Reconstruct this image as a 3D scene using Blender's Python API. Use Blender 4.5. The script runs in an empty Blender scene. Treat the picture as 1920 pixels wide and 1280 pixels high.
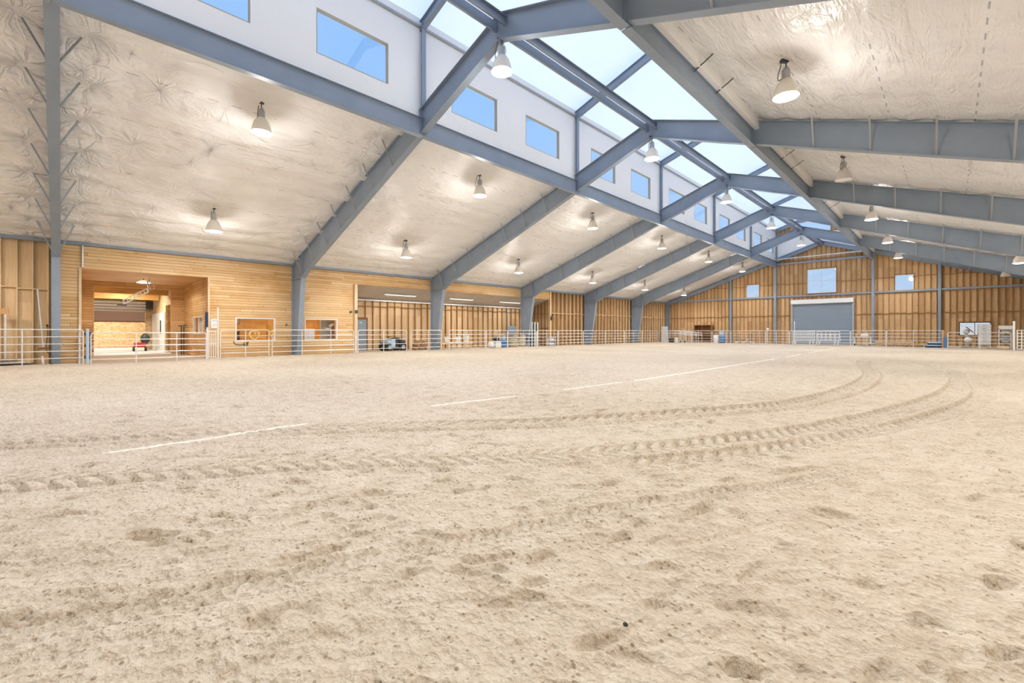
import bpy, math, random
import numpy as np
from mathutils import Vector, Matrix
random.seed(7)
R = math.radians
scene = bpy.context.scene
COL = scene.collection

# ------------------------------------------------------------------ camera
cam_d = bpy.data.cameras.new('camera')
cam_d.sensor_width = 36.0
cam_d.lens = 832.07 / 1920 * 36.0
cam_d.shift_y = -19.0 / 1920
cam_d.clip_end = 500
cam = bpy.data.objects.new('camera', cam_d)
cam.location = (0, 0, 1.30)
cam.rotation_euler = (R(90), 0, R(44.572))
COL.objects.link(cam)
scene.camera = cam

# ------------------------------------------------------------------ view, sky, sun
scene.view_settings.view_transform = 'Standard'
scene.view_settings.look = 'None'
scene.view_settings.exposure = -0.16
scene.view_settings.gamma = 1.0
scene.view_settings.use_curve_mapping = False
cy = scene.cycles
cy.adaptive_threshold = .08; cy.adaptive_min_samples = 16
cy.max_bounces = 4; cy.diffuse_bounces = 4; cy.glossy_bounces = 2; cy.transmission_bounces = 3; cy.transparent_max_bounces = 6
cy.caustics_reflective = False; cy.caustics_refractive = False
LAMP_W = 470.0
UPLIGHT_W = 120.0
w = bpy.data.worlds.new('sky'); scene.world = w; w.use_nodes = True
nt = w.node_tree; nt.nodes.clear()
out = nt.nodes.new('ShaderNodeOutputWorld'); bg = nt.nodes.new('ShaderNodeBackground')
tc = nt.nodes.new('ShaderNodeTexCoord'); sx = nt.nodes.new('ShaderNodeSeparateXYZ'); cr = nt.nodes.new('ShaderNodeValToRGB')
nt.links.new(tc.outputs['Generated'], sx.inputs[0]); nt.links.new(sx.outputs['Z'], cr.inputs[0])
nt.links.new(cr.outputs[0], bg.inputs[0]); nt.links.new(bg.outputs[0], out.inputs[0])
el = cr.color_ramp.elements
el[0].position = 0.0; el[0].color = (.80, .82, .84, 1)
el[1].position = 1.0; el[1].color = (.28, .56, 1.15, 1)
for p, c in ((.02, (.66, .84, 1.08, 1)), (.16, (.50, .75, 1.12, 1)), (.45, (.33, .63, 1.15, 1))):
    e = el.new(p); e.color = c
bg.inputs[1].default_value = 1.0

sun_d = bpy.data.lights.new('sun', 'SUN'); sun_d.energy = 13.5; sun_d.angle = R(3); sun_d.color = (1, .97, .93)
sun = bpy.data.objects.new('sun', sun_d); COL.objects.link(sun)
sun.rotation_euler = (R(28), 0, 0)      # high sun shining along the ridge: it only reaches the roof

# ------------------------------------------------------------------ helpers
class MB:
    def __init__(s): s.v = []; s.f = []; s.m = []; s.sm = []
    def add(s, vs, fs, mi=0, smooth=False):
        b = len(s.v); s.v += [tuple(v) for v in vs]
        for f in fs: s.f.append([b + i for i in f]); s.m.append(mi); s.sm.append(smooth)
        return s
    def box(s, a, b, mi=0):
        x0, x1 = sorted((a[0], b[0])); y0, y1 = sorted((a[1], b[1])); z0, z1 = sorted((a[2], b[2]))
        return s.add([(x0,y0,z0),(x1,y0,z0),(x1,y1,z0),(x0,y1,z0),(x0,y0,z1),(x1,y0,z1),(x1,y1,z1),(x0,y1,z1)],
              [(0,3,2,1),(4,5,6,7),(0,1,5,4),(1,2,6,5),(2,3,7,6),(3,0,4,7)], mi)
    def prism_y(s, poly, y0, y1, mi=0):       # polygon in x,z (counter-clockwise seen from -y) pushed along y
        n = len(poly)
        vs = [(x, y0, z) for x, z in poly] + [(x, y1, z) for x, z in poly]
        fs = [tuple(range(n)), tuple(range(2*n-1, n-1, -1))] + [(i, i+n, (i+1) % n + n, (i+1) % n) for i in range(n)]
        return s.add(vs, fs, mi)
    def prism_x(s, poly, x0, x1, mi=0):       # polygon in y,z pushed along x
        n = len(poly)
        vs = [(x0, y, z) for y, z in poly] + [(x1, y, z) for y, z in poly]
        fs = [tuple(range(n-1, -1, -1)), tuple(range(n, 2*n))] + [(i, (i+1) % n, (i+1) % n + n, i+n) for i in range(n)]
        return s.add(vs, fs, mi)
    def bar(s, p, q, w, h, mi=0, up=(0,0,1)):
        p = Vector(p); q = Vector(q); d = (q-p).normalized(); u = Vector(up)
        if abs(d.dot(u)) > .97: u = Vector((1,0,0))
        a = d.cross(u).normalized(); b = a.cross(d).normalized()
        vs = []
        for c in (p, q):
            for i, j in ((-1,-1),(1,-1),(1,1),(-1,1)): vs.append(c + a*(i*w/2) + b*(j*h/2))
        return s.add(vs, [(0,1,2,3),(7,6,5,4),(0,4,5,1),(1,5,6,2),(2,6,7,3),(3,7,4,0)], mi)
    def tube(s, pts, r, n=8, mi=0, cap=True, closed=False):
        pts = [Vector(p) for p in pts]; rs = r if isinstance(r, (list, tuple)) else [r]*len(pts)
        rings = []; prev = None; N = len(pts)
        for i, p in enumerate(pts):
            if closed: d = (pts[(i+1) % N] - pts[i-1]).normalized()
            else: d = (pts[min(i+1, N-1)] - pts[max(i-1, 0)]).normalized()
            if prev is None:
                u = Vector((0,0,1)) if abs(d.z) < .9 else Vector((1,0,0))
                a = d.cross(u).normalized()
            else:
                a = (prev - d*prev.dot(d)).normalized()
            prev = a; b = d.cross(a)
            rings.append([p + (a*math.cos(t) + b*math.sin(t))*rs[i] for t in (2*math.pi*k/n for k in range(n))])
        vs = [v for g in rings for v in g]; fs = []
        for i in range(N if closed else N-1):
            j = (i+1) % N
            for k in range(n): fs.append((i*n+k, i*n+(k+1) % n, j*n+(k+1) % n, j*n+k))
        if cap and not closed: fs += [tuple(range(n-1, -1, -1)), tuple(range((N-1)*n, N*n))]
        return s.add(vs, fs, mi, True)
    def lathe(s, prof, c=(0,0,0), n=24, mi=0, capt=False, capb=False):
        vs = []; fs = []
        for r, z in prof:
            for k in range(n):
                t = 2*math.pi*k/n; vs.append((c[0]+r*math.cos(t), c[1]+r*math.sin(t), c[2]+z))
        for i in range(len(prof)-1):
            for k in range(n): fs.append((i*n+k, i*n+(k+1) % n, (i+1)*n+(k+1) % n, (i+1)*n+k))
        if capb: fs.append(tuple(range(n-1, -1, -1)))
        if capt: fs.append(tuple(range((len(prof)-1)*n, len(prof)*n)))
        return s.add(vs, fs, mi, True)
    def blob(s, c, rx, ry, rz, seed=0, mi=0, n=12, m=8, p=1.0):
        rnd = random.Random(seed); vs = []; fs = []
        for i in range(m+1):
            ph = math.pi*i/m - math.pi/2
            for k in range(n):
                t = 2*math.pi*k/n
                j = 1 + .05*math.sin(3*t+seed) + .04*math.cos(5*t+2*ph+seed*1.7)
                f = lambda x: math.copysign(abs(x)**p, x)
                vs.append((c[0]+rx*j*f(math.cos(ph))*f(math.cos(t)), c[1]+ry*j*f(math.cos(ph))*f(math.sin(t)), c[2]+rz*j*f(math.sin(ph))))
        for i in range(m):
            for k in range(n): fs.append((i*n+k, i*n+(k+1) % n, (i+1)*n+(k+1) % n, (i+1)*n+k))
        return s.add(vs, fs, mi, True)
    def build(s, name, mats, parent=None, offset=None, bevel=0):
        if not isinstance(mats, (list, tuple)): mats = [mats]
        me = bpy.data.meshes.new(name)
        vs = s.v if offset is None else [(a-offset[0], b-offset[1], c-offset[2]) for a, b, c in s.v]
        me.from_pydata(vs, [], s.f)
        for m in mats: me.materials.append(m)
        me.polygons.foreach_set('material_index', s.m)
        me.polygons.foreach_set('use_smooth', s.sm)
        me.update()
        o = bpy.data.objects.new(name, me); COL.objects.link(o)
        if offset is not None and parent is None: o.location = offset
        if parent is not None: o.parent = parent
        if bevel:
            b = o.modifiers.new('bevel', 'BEVEL'); b.width = bevel; b.segments = 2; b.limit_method = 'ANGLE'
        if any(s.sm):
            try: me.set_sharp_from_angle(angle=R(40))
            except Exception: pass
        return o

def tag(o, label, cat, group=None, kind=None):
    if label: o['label'] = label
    if cat: o['category'] = cat
    if group: o['group'] = group
    if kind: o['kind'] = kind
    return o
def thing(name, label, cat, loc=(0,0,0), group=None, rz=0):
    o = bpy.data.objects.new(name, None); COL.objects.link(o); o.location = loc; o.rotation_euler = (0,0,rz)
    o.empty_display_size = .1
    return tag(o, label, cat, group)
def struct(name, mb, mats, parent=None):
    o = mb.build(name, mats, parent)
    if parent is None: o['kind'] = 'structure'
    return o
def copy_tree(o, parent=None):
    c = o.copy(); COL.objects.link(c)
    if parent is not None: c.parent = parent
    for ch in o.children: copy_tree(ch, c)
    return c

# ------------------------------------------------------------------ materials
def mat(name, col=(.8,.8,.8), rough=.6, metal=0.0, spec=.5):
    m = bpy.data.materials.new(name); m.use_nodes = True
    b = m.node_tree.nodes['Principled BSDF']
    b.inputs['Base Color'].default_value = (*col, 1); b.inputs['Roughness'].default_value = rough
    b.inputs['Metallic'].default_value = metal; b.inputs['Specular IOR Level'].default_value = spec
    return m
class NT:
    def __init__(s, m): s.t = m.node_tree; s.b = s.t.nodes['Principled BSDF']; s.tc = s.t.nodes.new('ShaderNodeTexCoord').outputs['Object']
    def n(s, k, **kw):
        x = s.t.nodes.new(k)
        for a, v in kw.items(): setattr(x, a, v)
        return x
    def set(s, inp, v):
        if isinstance(v, bpy.types.NodeSocket): s.t.links.new(v, inp)
        else: inp.default_value = v
    def math(s, op, a, b=0.0, c=None, clamp=False):
        x = s.n('ShaderNodeMath', operation=op, use_clamp=clamp); s.set(x.inputs[0], a); s.set(x.inputs[1], b)
        if c is not None: s.set(x.inputs[2], c)
        return x.outputs[0]
    def xyz(s, v=None):
        x = s.n('ShaderNodeSeparateXYZ'); s.set(x.inputs[0], v or s.tc); return x.outputs
    def comb(s, a, b, c):
        x = s.n('ShaderNodeCombineXYZ'); s.set(x.inputs[0], a); s.set(x.inputs[1], b); s.set(x.inputs[2], c); return x.outputs[0]
    def scale(s, v, k):
        x = s.n('ShaderNodeMapping'); s.set(x.inputs[0], v); x.inputs['Scale'].default_value = k; return x.outputs[0]
    def noise(s, v, sc, det=3, rough=.5, dist=0):
        x = s.n('ShaderNodeTexNoise'); s.set(x.inputs['Vector'], v); x.inputs['Scale'].default_value = sc
        x.inputs['Detail'].default_value = det; x.inputs['Roughness'].default_value = rough; x.inputs['Distortion'].default_value = dist
        return x.outputs[0]
    def vor(s, v, sc, feature='F1'):
        x = s.n('ShaderNodeTexVoronoi', feature=feature); s.set(x.inputs['Vector'], v); x.inputs['Scale'].default_value = sc; return x.outputs
    def white(s, v):
        x = s.n('ShaderNodeTexWhiteNoise'); s.set(x.inputs['Vector'], v); return x.outputs['Value']
    def ramp(s, f, stops):
        x = s.n('ShaderNodeValToRGB'); s.set(x.inputs[0], f); e = x.color_ramp.elements
        e[0].position, e[0].color = stops[0][0], (*stops[0][1], 1); e[1].position, e[1].color = stops[-1][0], (*stops[-1][1], 1)
        for p, c in stops[1:-1]: k = e.new(p); k.color = (*c, 1)
        return x.outputs[0]
    def mix(s, f, a, b, mode='MIX'):
        x = s.n('ShaderNodeMix', data_type='RGBA', blend_type=mode); s.set(x.inputs[0], f)
        s.set(x.inputs[6], a if not isinstance(a, tuple) else (*a, 1)); s.set(x.inputs[7], b if not isinstance(b, tuple) else (*b, 1))
        return x.outputs[2]
    def bump(s, h, strength=1.0, dist=.02):
        x = s.n('ShaderNodeBump'); x.inputs['Strength'].default_value = strength; x.inputs['Distance'].default_value = dist
        s.set(x.inputs['Height'], h); s.t.links.new(x.outputs[0], s.b.inputs['Normal']); return x
    def color(s, c): s.set(s.b.inputs['Base Color'], c if not isinstance(c, tuple) else (*c, 1))

M = {}
# painted steel: blue grey, slightly mottled
m = mat('steel_paint', (.3,.34,.4), .42); n = NT(m)
n.color(n.ramp(n.noise(n.tc, 1.3, 4), [(.3, (.24,.30,.385)), (.7, (.28,.345,.435))])); M['steel'] = m
m = mat('steel_paint_lit', (.4,.45,.52), .42); n = NT(m)  # lit copy of the steel paint, daylight put into its tone; unused
n.color(n.ramp(n.noise(n.tc, 1.3, 4), [(.3, (.37,.435,.51)), (.7, (.42,.485,.56))])); M['steel_lit'] = m
m = mat('galvanised', (.72,.74,.76), .38, .25); n = NT(m)
n.color(n.ramp(n.noise(n.tc, 9, 3), [(.3, (.74,.76,.78)), (.7, (.86,.87,.88))])); M['galv'] = m
M['galv_dark'] = mat('galvanised_worn', (.42,.45,.48), .45, .3)
M['white'] = mat('white_paint', (.82,.82,.80), .5)
M['grey_door'] = mat('blue_grey_paint', (.30,.37,.46), .5)
M['black'] = mat('black_rubber', (.02,.02,.022), .6)
M['dark'] = mat('dark_metal', (.06,.065,.07), .5)
M['blue'] = mat('blue_plastic', (.07,.22,.48), .4)
M['pale_blue'] = mat('pale_blue_plastic', (.42,.58,.75), .4)
M['navy'] = mat('navy_fabric', (.02,.04,.10), .8)
M['red'] = mat('red_paint', (.45,.03,.03), .4)
M['rope'] = mat('yellow_rope', (.72,.58,.28), .8)
M['orange'] = mat('orange_board', (.62,.33,.14), .6)
M['door_panel'] = mat('dusty_pink_panel', (.50,.38,.34), .6)
M['paper'] = mat('paper', (.85,.87,.9), .7)
M['bag'] = mat('feed_bag', (.74,.66,.52), .6)
M['curtain'] = mat('pale_curtain', (.75,.78,.8), .8)

# insulation facing: puckers, sag folds, rows of dashes and seams running along the hall
def insulation(name, c0, c1, dash=True, puck=1.0):
    m = mat(name, c0, .34, 0, .5); n = NT(m); X, Y, Z = n.xyz()
    p2 = n.comb(n.math('MULTIPLY', X, 1.06), Y, 0.0)
    v = n.vor(p2, .85)                      # pin points
    dv = n.n('ShaderNodeVectorMath', operation='SUBTRACT'); n.set(dv.inputs[0], p2)
    n.set(dv.inputs[1], v['Position'])
    dx, dy, _ = n.xyz(dv.outputs[0])
    ang = n.math('ARCTAN2', dy, dx)
    dist = v['Distance']
    cellr = n.white(v['Position'])
    ray = n.noise(n.comb(n.math('MULTIPLY', n.math('COSINE', ang), 3.2), n.math('MULTIPLY', n.math('SINE', ang), 3.2), n.math('MULTIPLY', cellr, 40.0)), 1.3, 2, .55)
    nearb = n.math('ADD', .30, n.math('MULTIPLY', n.math('SUBTRACT', 1.0, n.math('DIVIDE', n.math('SUBTRACT', Y, 5.0), 6.0), clamp=True), .7))
    amp = n.math('MULTIPLY', n.math('SUBTRACT', 1.0, n.math('MULTIPLY', dist, 1.35), clamp=True), n.math('MULTIPLY', n.math('SUBTRACT', cellr, .30, clamp=True), 1.3))
    amp = n.math('MULTIPLY', amp, n.math('MULTIPLY', n.math('MULTIPLY', dist, 2.2, clamp=True), nearb))
    pucker = n.math('MULTIPLY', n.math('MULTIPLY', ray, amp), .9*puck)
    if puck >= 1:
        # folds radiating from where the flange braces pierce the blanket
        ux = n.math('MULTIPLY', n.math('SUBTRACT', n.math('FRACT', n.math('ADD', n.math('DIVIDE', n.math('ADD', X, 24.35), 1.52), 20.5)), .5), 1.52)
        cid = n.math('FLOOR', n.math('ADD', n.math('DIVIDE', n.math('ADD', X, 24.35), 1.52), 20.5))
        wa = n.math('MULTIPLY', n.math('SUBTRACT', n.noise(n.tc, 1.1, 2), .5), .9); wb = n.math('MULTIPLY', n.math('SUBTRACT', n.noise(n.scale(n.tc, (1.4,1.4,1.4)), 1.0, 2), .5), .9)
        ux = n.math('ADD', ux, wa)
        ty = n.math('ADD', n.math('ADD', -.75, n.math('MULTIPLY', n.math('GREATER_THAN', Y, -.15), 1.20)), n.math('ADD', n.math('MULTIPLY', n.math('GREATER_THAN', Y, 4.4), 7.95), n.math('MULTIPLY', n.math('GREATER_THAN', Y, 8.99), 1.15)))
        vy = n.math('ADD', n.math('SUBTRACT', Y, ty), wb); an = n.math('ARCTAN2', vy, ux)
        dd = n.math('SQRT', n.math('ADD', n.math('MULTIPLY', ux, ux), n.math('MULTIPLY', vy, vy)))
        rn = n.noise(n.comb(n.math('MULTIPLY', n.math('COSINE', an), 2.6), n.math('MULTIPLY', n.math('SINE', an), 2.6), n.math('MULTIPLY', n.math('ADD', cid, ty), 7.3)), 1.05, 2, .55)
        fo = n.math('MULTIPLY', n.math('SUBTRACT', 1.0, n.math('MULTIPLY', dd, .95), clamp=True), n.math('MULTIPLY', dd, 2.0, clamp=True))
        pucker = n.math('ADD', pucker, n.math('MULTIPLY', n.math('MULTIPLY', rn, fo), n.math('SUBTRACT', 1.0, n.math('MULTIPLY', n.math('GREATER_THAN', Y, 4.4), .3))))
    folds = n.noise(n.scale(n.tc, (1.0, .35, 1.0)), 2.6, 3, .6, .6)
    big = n.noise(n.tc, .7, 2)
    fine = n.noise(n.scale(n.tc, (7, 1.2, 7)), 1.6, 2, .6)
    h = n.math('ADD', pucker, n.math('ADD', n.math('MULTIPLY', folds, .45), n.math('ADD', n.math('MULTIPLY', fine, .12), n.math('MULTIPLY', big, .5))))
    row = n.math('FRACT', n.math('DIVIDE', n.math('ADD', X, 100.2), 1.83))
    seam = n.math('LESS_THAN', n.math('ABSOLUTE', n.math('SUBTRACT', row, .5)), .014)
    h = n.math('ADD', h, n.math('MULTIPLY', seam, .06))
    n.bump(h, 1.0, .26*puck)
    col = n.ramp(n.noise(n.tc, 1.1, 3), [(.3, c0), (.7, c1)])
    col = n.mix(n.math('MULTIPLY', seam, .35), col, (.86,.82,.76))
    if dash:
        line = n.math('LESS_THAN', n.math('ABSOLUTE', n.math('SUBTRACT', row, .04)), .0085)
        seg = n.math('LESS_THAN', n.math('FRACT', n.math('DIVIDE', Y, .62)), .45)
        d = n.math('MULTIPLY', line, seg)
        d = n.math('MULTIPLY', d, n.math('GREATER_THAN', n.noise(n.comb(n.math('MULTIPLY', Y, 1.0), n.math('FLOOR', n.math('DIVIDE', X, 1.83)), 3.0), .6, 1), .44))
        col = n.mix(n.math('MULTIPLY', d, .7), col, (.24,.26,.32))
    n.color(col); return m
M['insul'] = insulation('insulation_facing', (.81,.81,.815), (.865,.865,.87))
M['insul_bay'] = insulation('insulation_facing_store', (.60,.56,.50), (.68,.63,.56), False)
m = mat('white_wall_facing', (.88,.88,.865), .4); n = NT(m); n.bump(n.noise(n.tc, 1.4, 3), .5, .08); M['insul_wall'] = m
# thin white roof sheet of the raised roof that daylight comes through
m = bpy.data.materials.new('daylight_roof_sheet'); m.use_nodes = True; t = m.node_tree; b = t.nodes['Principled BSDF']
b.inputs['Base Color'].default_value = (.80,.86,.92,1); b.inputs['Roughness'].default_value = .5
tr = t.nodes.new('ShaderNodeBsdfTranslucent'); tr.inputs[0].default_value = (.56,.73,1.0,1)
mx = t.nodes.new('ShaderNodeMixShader'); mx.inputs[0].default_value = .22
t.links.new(b.outputs[0], mx.inputs[1]); t.links.new(tr.outputs[0], mx.inputs[2]); t.links.new(mx.outputs[0], t.nodes['Material Output'].inputs[0])
n = NT(m); n.bump(n.noise(n.tc, 1.5, 4), .5, .06)
M['daylight'] = m

# wood
def wood_ply(name, a, b_, axis='x', pitch=.406):
    m = mat(name, a, .62, 0, .25); n = NT(m); X, Y, Z = n.xyz()
    u = X if axis == 'x' else Y
    cell = n.math('FLOOR', n.math('DIVIDE', u, pitch)); zc = n.math('FLOOR', n.math('DIVIDE', Z, 2.44))
    rnd = n.white(n.comb(cell, zc, 1.0))
    grain = n.noise(n.scale(n.tc, (14, 14, .9)), 1.0, 4, .65, 1.2)
    f = n.math('ADD', n.math('MULTIPLY', grain, .75), n.math('MULTIPLY', rnd, .35))
    col = n.ramp(f, [(.25, a), (.75, b_)])
    k = n.vor(n.scale(n.tc, (1, 1, .6)), 1.6)['Distance']
    col = n.mix(n.math('LESS_THAN', k, .045), col, (.22,.11,.04))
    n.color(col); n.bump(grain, .2, .01); return m
M['ply_end'] = wood_ply('plywood_end_wall', (.47,.28,.13), (.74,.51,.28), 'x')
M['ply_side'] = wood_ply('plywood_side_wall', (.60,.41,.22), (.84,.64,.40), 'y', .42)
M['ply_far_shade'] = wood_ply('shaded_plywood', (.17,.085,.032), (.30,.165,.068), 'y', .61)  # shade in the gaps between the far studs, put into the ply colour
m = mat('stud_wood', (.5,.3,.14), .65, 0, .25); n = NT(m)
n.color(n.ramp(n.noise(n.scale(n.tc, (6,6,.7)), 1.3, 4, .6), [(.3, (.30,.155,.062)), (.7, (.47,.27,.115))])); M['stud'] = m  # darkened: the shade on the stud sides is put into the colour
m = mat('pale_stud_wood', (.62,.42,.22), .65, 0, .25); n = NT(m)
n.color(n.ramp(n.noise(n.scale(n.tc, (6,6,.7)), 1.3, 4, .6), [(.3, (.70,.51,.29)), (.7, (.86,.67,.43))])); M['stud_pale'] = m  # brighter copy of the stud wood, lit faces put into the tone
def siding(name, axis):
    m = mat(name, (.6,.38,.18), .5, 0, .3); n = NT(m); X, Y, Z = n.xyz(); u = Y if axis == 'y' else X
    q = n.math('DIVIDE', Z, .135); row = n.math('FLOOR', q); fr = n.math('FRACT', q)
    off = n.math('MULTIPLY', n.white(n.comb(row, 5.0, 2.0)), 4.0)
    uu = n.math('DIVIDE', n.math('ADD', u, off), 3.7)
    cell = n.math('FLOOR', uu)
    rnd = n.white(n.comb(cell, row, 9.0))
    grain = n.noise(n.scale(n.tc, (1.2, 1.2, 26)), 1.0, 4, .65, .8)
    blot = n.noise(n.tc, .55, 3, .5)
    f = n.math('ADD', n.math('ADD', n.math('MULTIPLY', grain, .45), n.math('MULTIPLY', rnd, .4)), n.math('MULTIPLY', n.math('SUBTRACT', .5, blot), .55))
    col = n.ramp(f, [(.12, (.62,.36,.15)), (.42, (.80,.55,.29)), (.8, (.90,.69,.44))])
    amber = n.ramp(n.noise(n.scale(n.tc, (.5,.5,.9)), .9, 3, .55), [(.52, (0,0,0)), (.66, (1,1,1))])
    col = n.mix(n.math('MULTIPLY', amber, .5), col, (.62,.31,.085))
    kn = n.vor(n.scale(n.tc, (1, 1, 2.2)), 1.9)['Distance']
    col = n.mix(n.math('MULTIPLY', n.math('LESS_THAN', kn, .06), .8), col, (.2,.09,.035))
    gap = n.math('LESS_THAN', fr, .1); ug = n.math('LESS_THAN', n.math('FRACT', uu), .0035)
    g = n.math('MAXIMUM', gap, ug)
    col = n.mix(n.math('MULTIPLY', g, .62), col, (.23,.115,.045))
    n.color(col)
    prof = n.math('SUBTRACT', 1.0, n.math('POWER', n.math('ABSOLUTE', n.math('SUBTRACT', n.math('MULTIPLY', fr, 2.0), 1.05)), 4.0))
    n.bump(n.math('SUBTRACT', prof, g), .7, .012); return m
M['siding'] = siding('horizontal_board_siding', 'y'); M['siding_x'] = siding('horizontal_board_siding_return', 'x')
m = mat('trim_wood', (.72,.52,.30), .6); n = NT(m)
n.color(n.ramp(n.noise(n.scale(n.tc, (5,5,1)), 1.3, 3), [(.3, (.70,.52,.32)), (.7, (.82,.66,.46))])); M['trim'] = m
m = mat('office_panel', (.6,.34,.10), .6); n = NT(m)
n.color(n.ramp(n.noise(n.scale(n.tc, (1,1,4)), 1.0, 3), [(.3, (.52,.28,.08)), (.7, (.72,.44,.14))])); M['office'] = m
M['dull_trim'] = mat('dull_trim', (.42,.38,.30), .6)
m = mat('strand_board', (.7,.5,.28), .7); n = NT(m)
n.color(n.ramp(n.vor(n.scale(n.tc, (5,5,9)), 1.6)['Color'], [(.2, (.58,.40,.20)), (.8, (.82,.66,.42))])); M['osb'] = m
M['brown'] = mat('brown_board', (.26,.12,.05), .7)
m = mat('log_bark', (.4,.25,.13), .8); n = NT(m)
n.color(n.ramp(n.noise(n.scale(n.tc, (3,3,3)), 2, 4), [(.3, (.30,.16,.07)), (.7, (.62,.42,.22))])); M['log'] = m
m = mat('concrete', (.6,.6,.6), .6); n = NT(m)
n.color(n.ramp(n.noise(n.tc, 2, 5), [(.3, (.62,.62,.63)), (.7, (.74,.74,.74))])); M['concrete'] = m

# sand
m = mat('arena_sand', (.6,.5,.39), .92, 0, .1); n = NT(m)
sc = n.scale(n.tc, (1,1,1))
big = n.noise(n.tc, .22, 1); mid = n.noise(n.tc, 3.5, 3, .6); fn = n.noise(n.tc, 42, 2, .6)
rs = n.n('ShaderNodeMapping'); n.set(rs.inputs[0], n.tc); rs.inputs['Rotation'].default_value = (0, 0, -1.05); rs.inputs['Scale'].default_value = (.68, 1.2, 1)
st = n.noise(rs.outputs[0], 12, 3, .65, .2)
f = n.math('ADD', n.math('ADD', n.math('MULTIPLY', big, .22), n.math('MULTIPLY', mid, .28)), n.math('ADD', n.math('MULTIPLY', fn, .25), n.math('MULTIPLY', st, .25)))
col = n.ramp(f, [(.34, (.46,.375,.285)), (.5, (.67,.585,.475)), (.64, (.77,.70,.60))])
pits = n.vor(n.tc, 21)['Distance']
pm = n.math('LESS_THAN', pits, .19)
pm = n.math('MULTIPLY', pm, n.math('GREATER_THAN', n.noise(n.tc, 6, 1), .44))
rm = n.n('ShaderNodeMapping'); n.set(rm.inputs[0], n.tc); rm.inputs['Rotation'].default_value = (0, 0, -1.0); rm.inputs['Scale'].default_value = (.45, 1.5, 1)
p2 = n.vor(rm.outputs[0], 7.5)['Distance']; pm2 = n.math('MULTIPLY', n.math('LESS_THAN', p2, .17), n.math('GREATER_THAN', n.noise(n.tc, 2.3, 0), .47))
pm3 = n.math('LESS_THAN', n.vor(n.tc, 55)['Distance'], .16)
col = n.mix(n.math('MULTIPLY', pm, .65), col, (.27,.19,.11))
col = n.mix(n.math('MULTIPLY', pm2, .34), col, (.30,.22,.14))  # stretched dents darkened, their shade put into the sand colour
col = n.mix(n.math('MULTIPLY', pm3, .4), col, (.95,.90,.82))
n.color(col)
v2 = n.vor(n.scale(n.tc, (1,1,1)), 24)['Distance']
h = n.math('ADD', n.math('ADD', n.math('MULTIPLY', fn, .55), n.math('MULTIPLY', st, .85)), n.math('ADD', n.math('MULTIPLY', mid, .5), n.math('MULTIPLY', pm, -.35)))
h = n.math('ADD', h, n.math('SUBTRACT', n.math('MULTIPLY', v2, .5), n.math('MULTIPLY', pm2, .3)))
n.bump(h, 1.0, .027); M['sand'] = m
m = mat('chalk_powder', (.86,.80,.70), .9); n = NT(m)
n.color(n.ramp(n.noise(n.tc, 20, 3), [(.3, (.78,.69,.56)), (.6, (.93,.90,.83))])); M['chalk'] = m

# glass and lamps
m = bpy.data.materials.new('window_glass'); m.use_nodes = True; t = m.node_tree; t.nodes.clear()
o_ = t.nodes.new('ShaderNodeOutputMaterial'); a_ = t.nodes.new('ShaderNodeBsdfTransparent'); g_ = t.nodes.new('ShaderNodeBsdfGlossy'); x_ = t.nodes.new('ShaderNodeMixShader')
g_.inputs['Roughness'].default_value = .02; x_.inputs[0].default_value = .07
t.links.new(a_.outputs[0], x_.inputs[1]); t.links.new(g_.outputs[0], x_.inputs[2]); t.links.new(x_.outputs[0], o_.inputs[0]); M['glass'] = m
def emis(name, c, s):
    m = bpy.data.materials.new(name); m.use_nodes = True; t = m.node_tree; t.nodes.clear()
    o_ = t.nodes.new('ShaderNodeOutputMaterial'); e = t.nodes.new('ShaderNodeEmission'); e.inputs[0].default_value = (*c, 1); e.inputs[1].default_value = s
    t.links.new(e.outputs[0], o_.inputs[0]); return m
M['lens'] = emis('lit_lamp_lens', (1, .93, .84), 9.0)
M['tube'] = emis('fluorescent_tube', (1, .96, .88), 1.6)
M['lens_off'] = mat('unlit_lamp_lens', (.80,.80,.78), .15)
m = bpy.data.materials.new('acrylic_reflector'); m.use_nodes = True; t = m.node_tree; b = t.nodes['Principled BSDF']
b.inputs['Base Color'].default_value = (.80,.77,.72,1); b.inputs['Roughness'].default_value = .2
tr = t.nodes.new('ShaderNodeBsdfTranslucent'); tr.inputs[0].default_value = (.9,.85,.78,1); mx = t.nodes.new('ShaderNodeMixShader'); mx.inputs[0].default_value = .12
t.links.new(b.outputs[0], mx.inputs[1]); t.links.new(tr.outputs[0], mx.inputs[2]); t.links.new(mx.outputs[0], t.nodes['Material Output'].inputs[0]); M['reflector'] = m

# ------------------------------------------------------------------ dimensions
XL, XR = -25.75, 7.21; RX = -9.27; PITCH = .341; RZ = 10.55
YS = -9.29; YE = 54.36
FY = [-.15, 8.99, 18.14, 27.28, 36.43, 45.57, 54.20]
BAYS = [(-9.29, FY[0])] + [(FY[i], FY[i+1]) for i in range(6)]
def roof(x): return RZ - PITCH*abs(x-RX)          # top of the rafters, the underside of the insulation
MLX, MRX = -13.32, -5.22                          # lines of the raised roof
def rroof(x): return 13.66 - PITCH*abs(x-RX)*.95
def mir(x): return 2*RX - x

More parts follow.
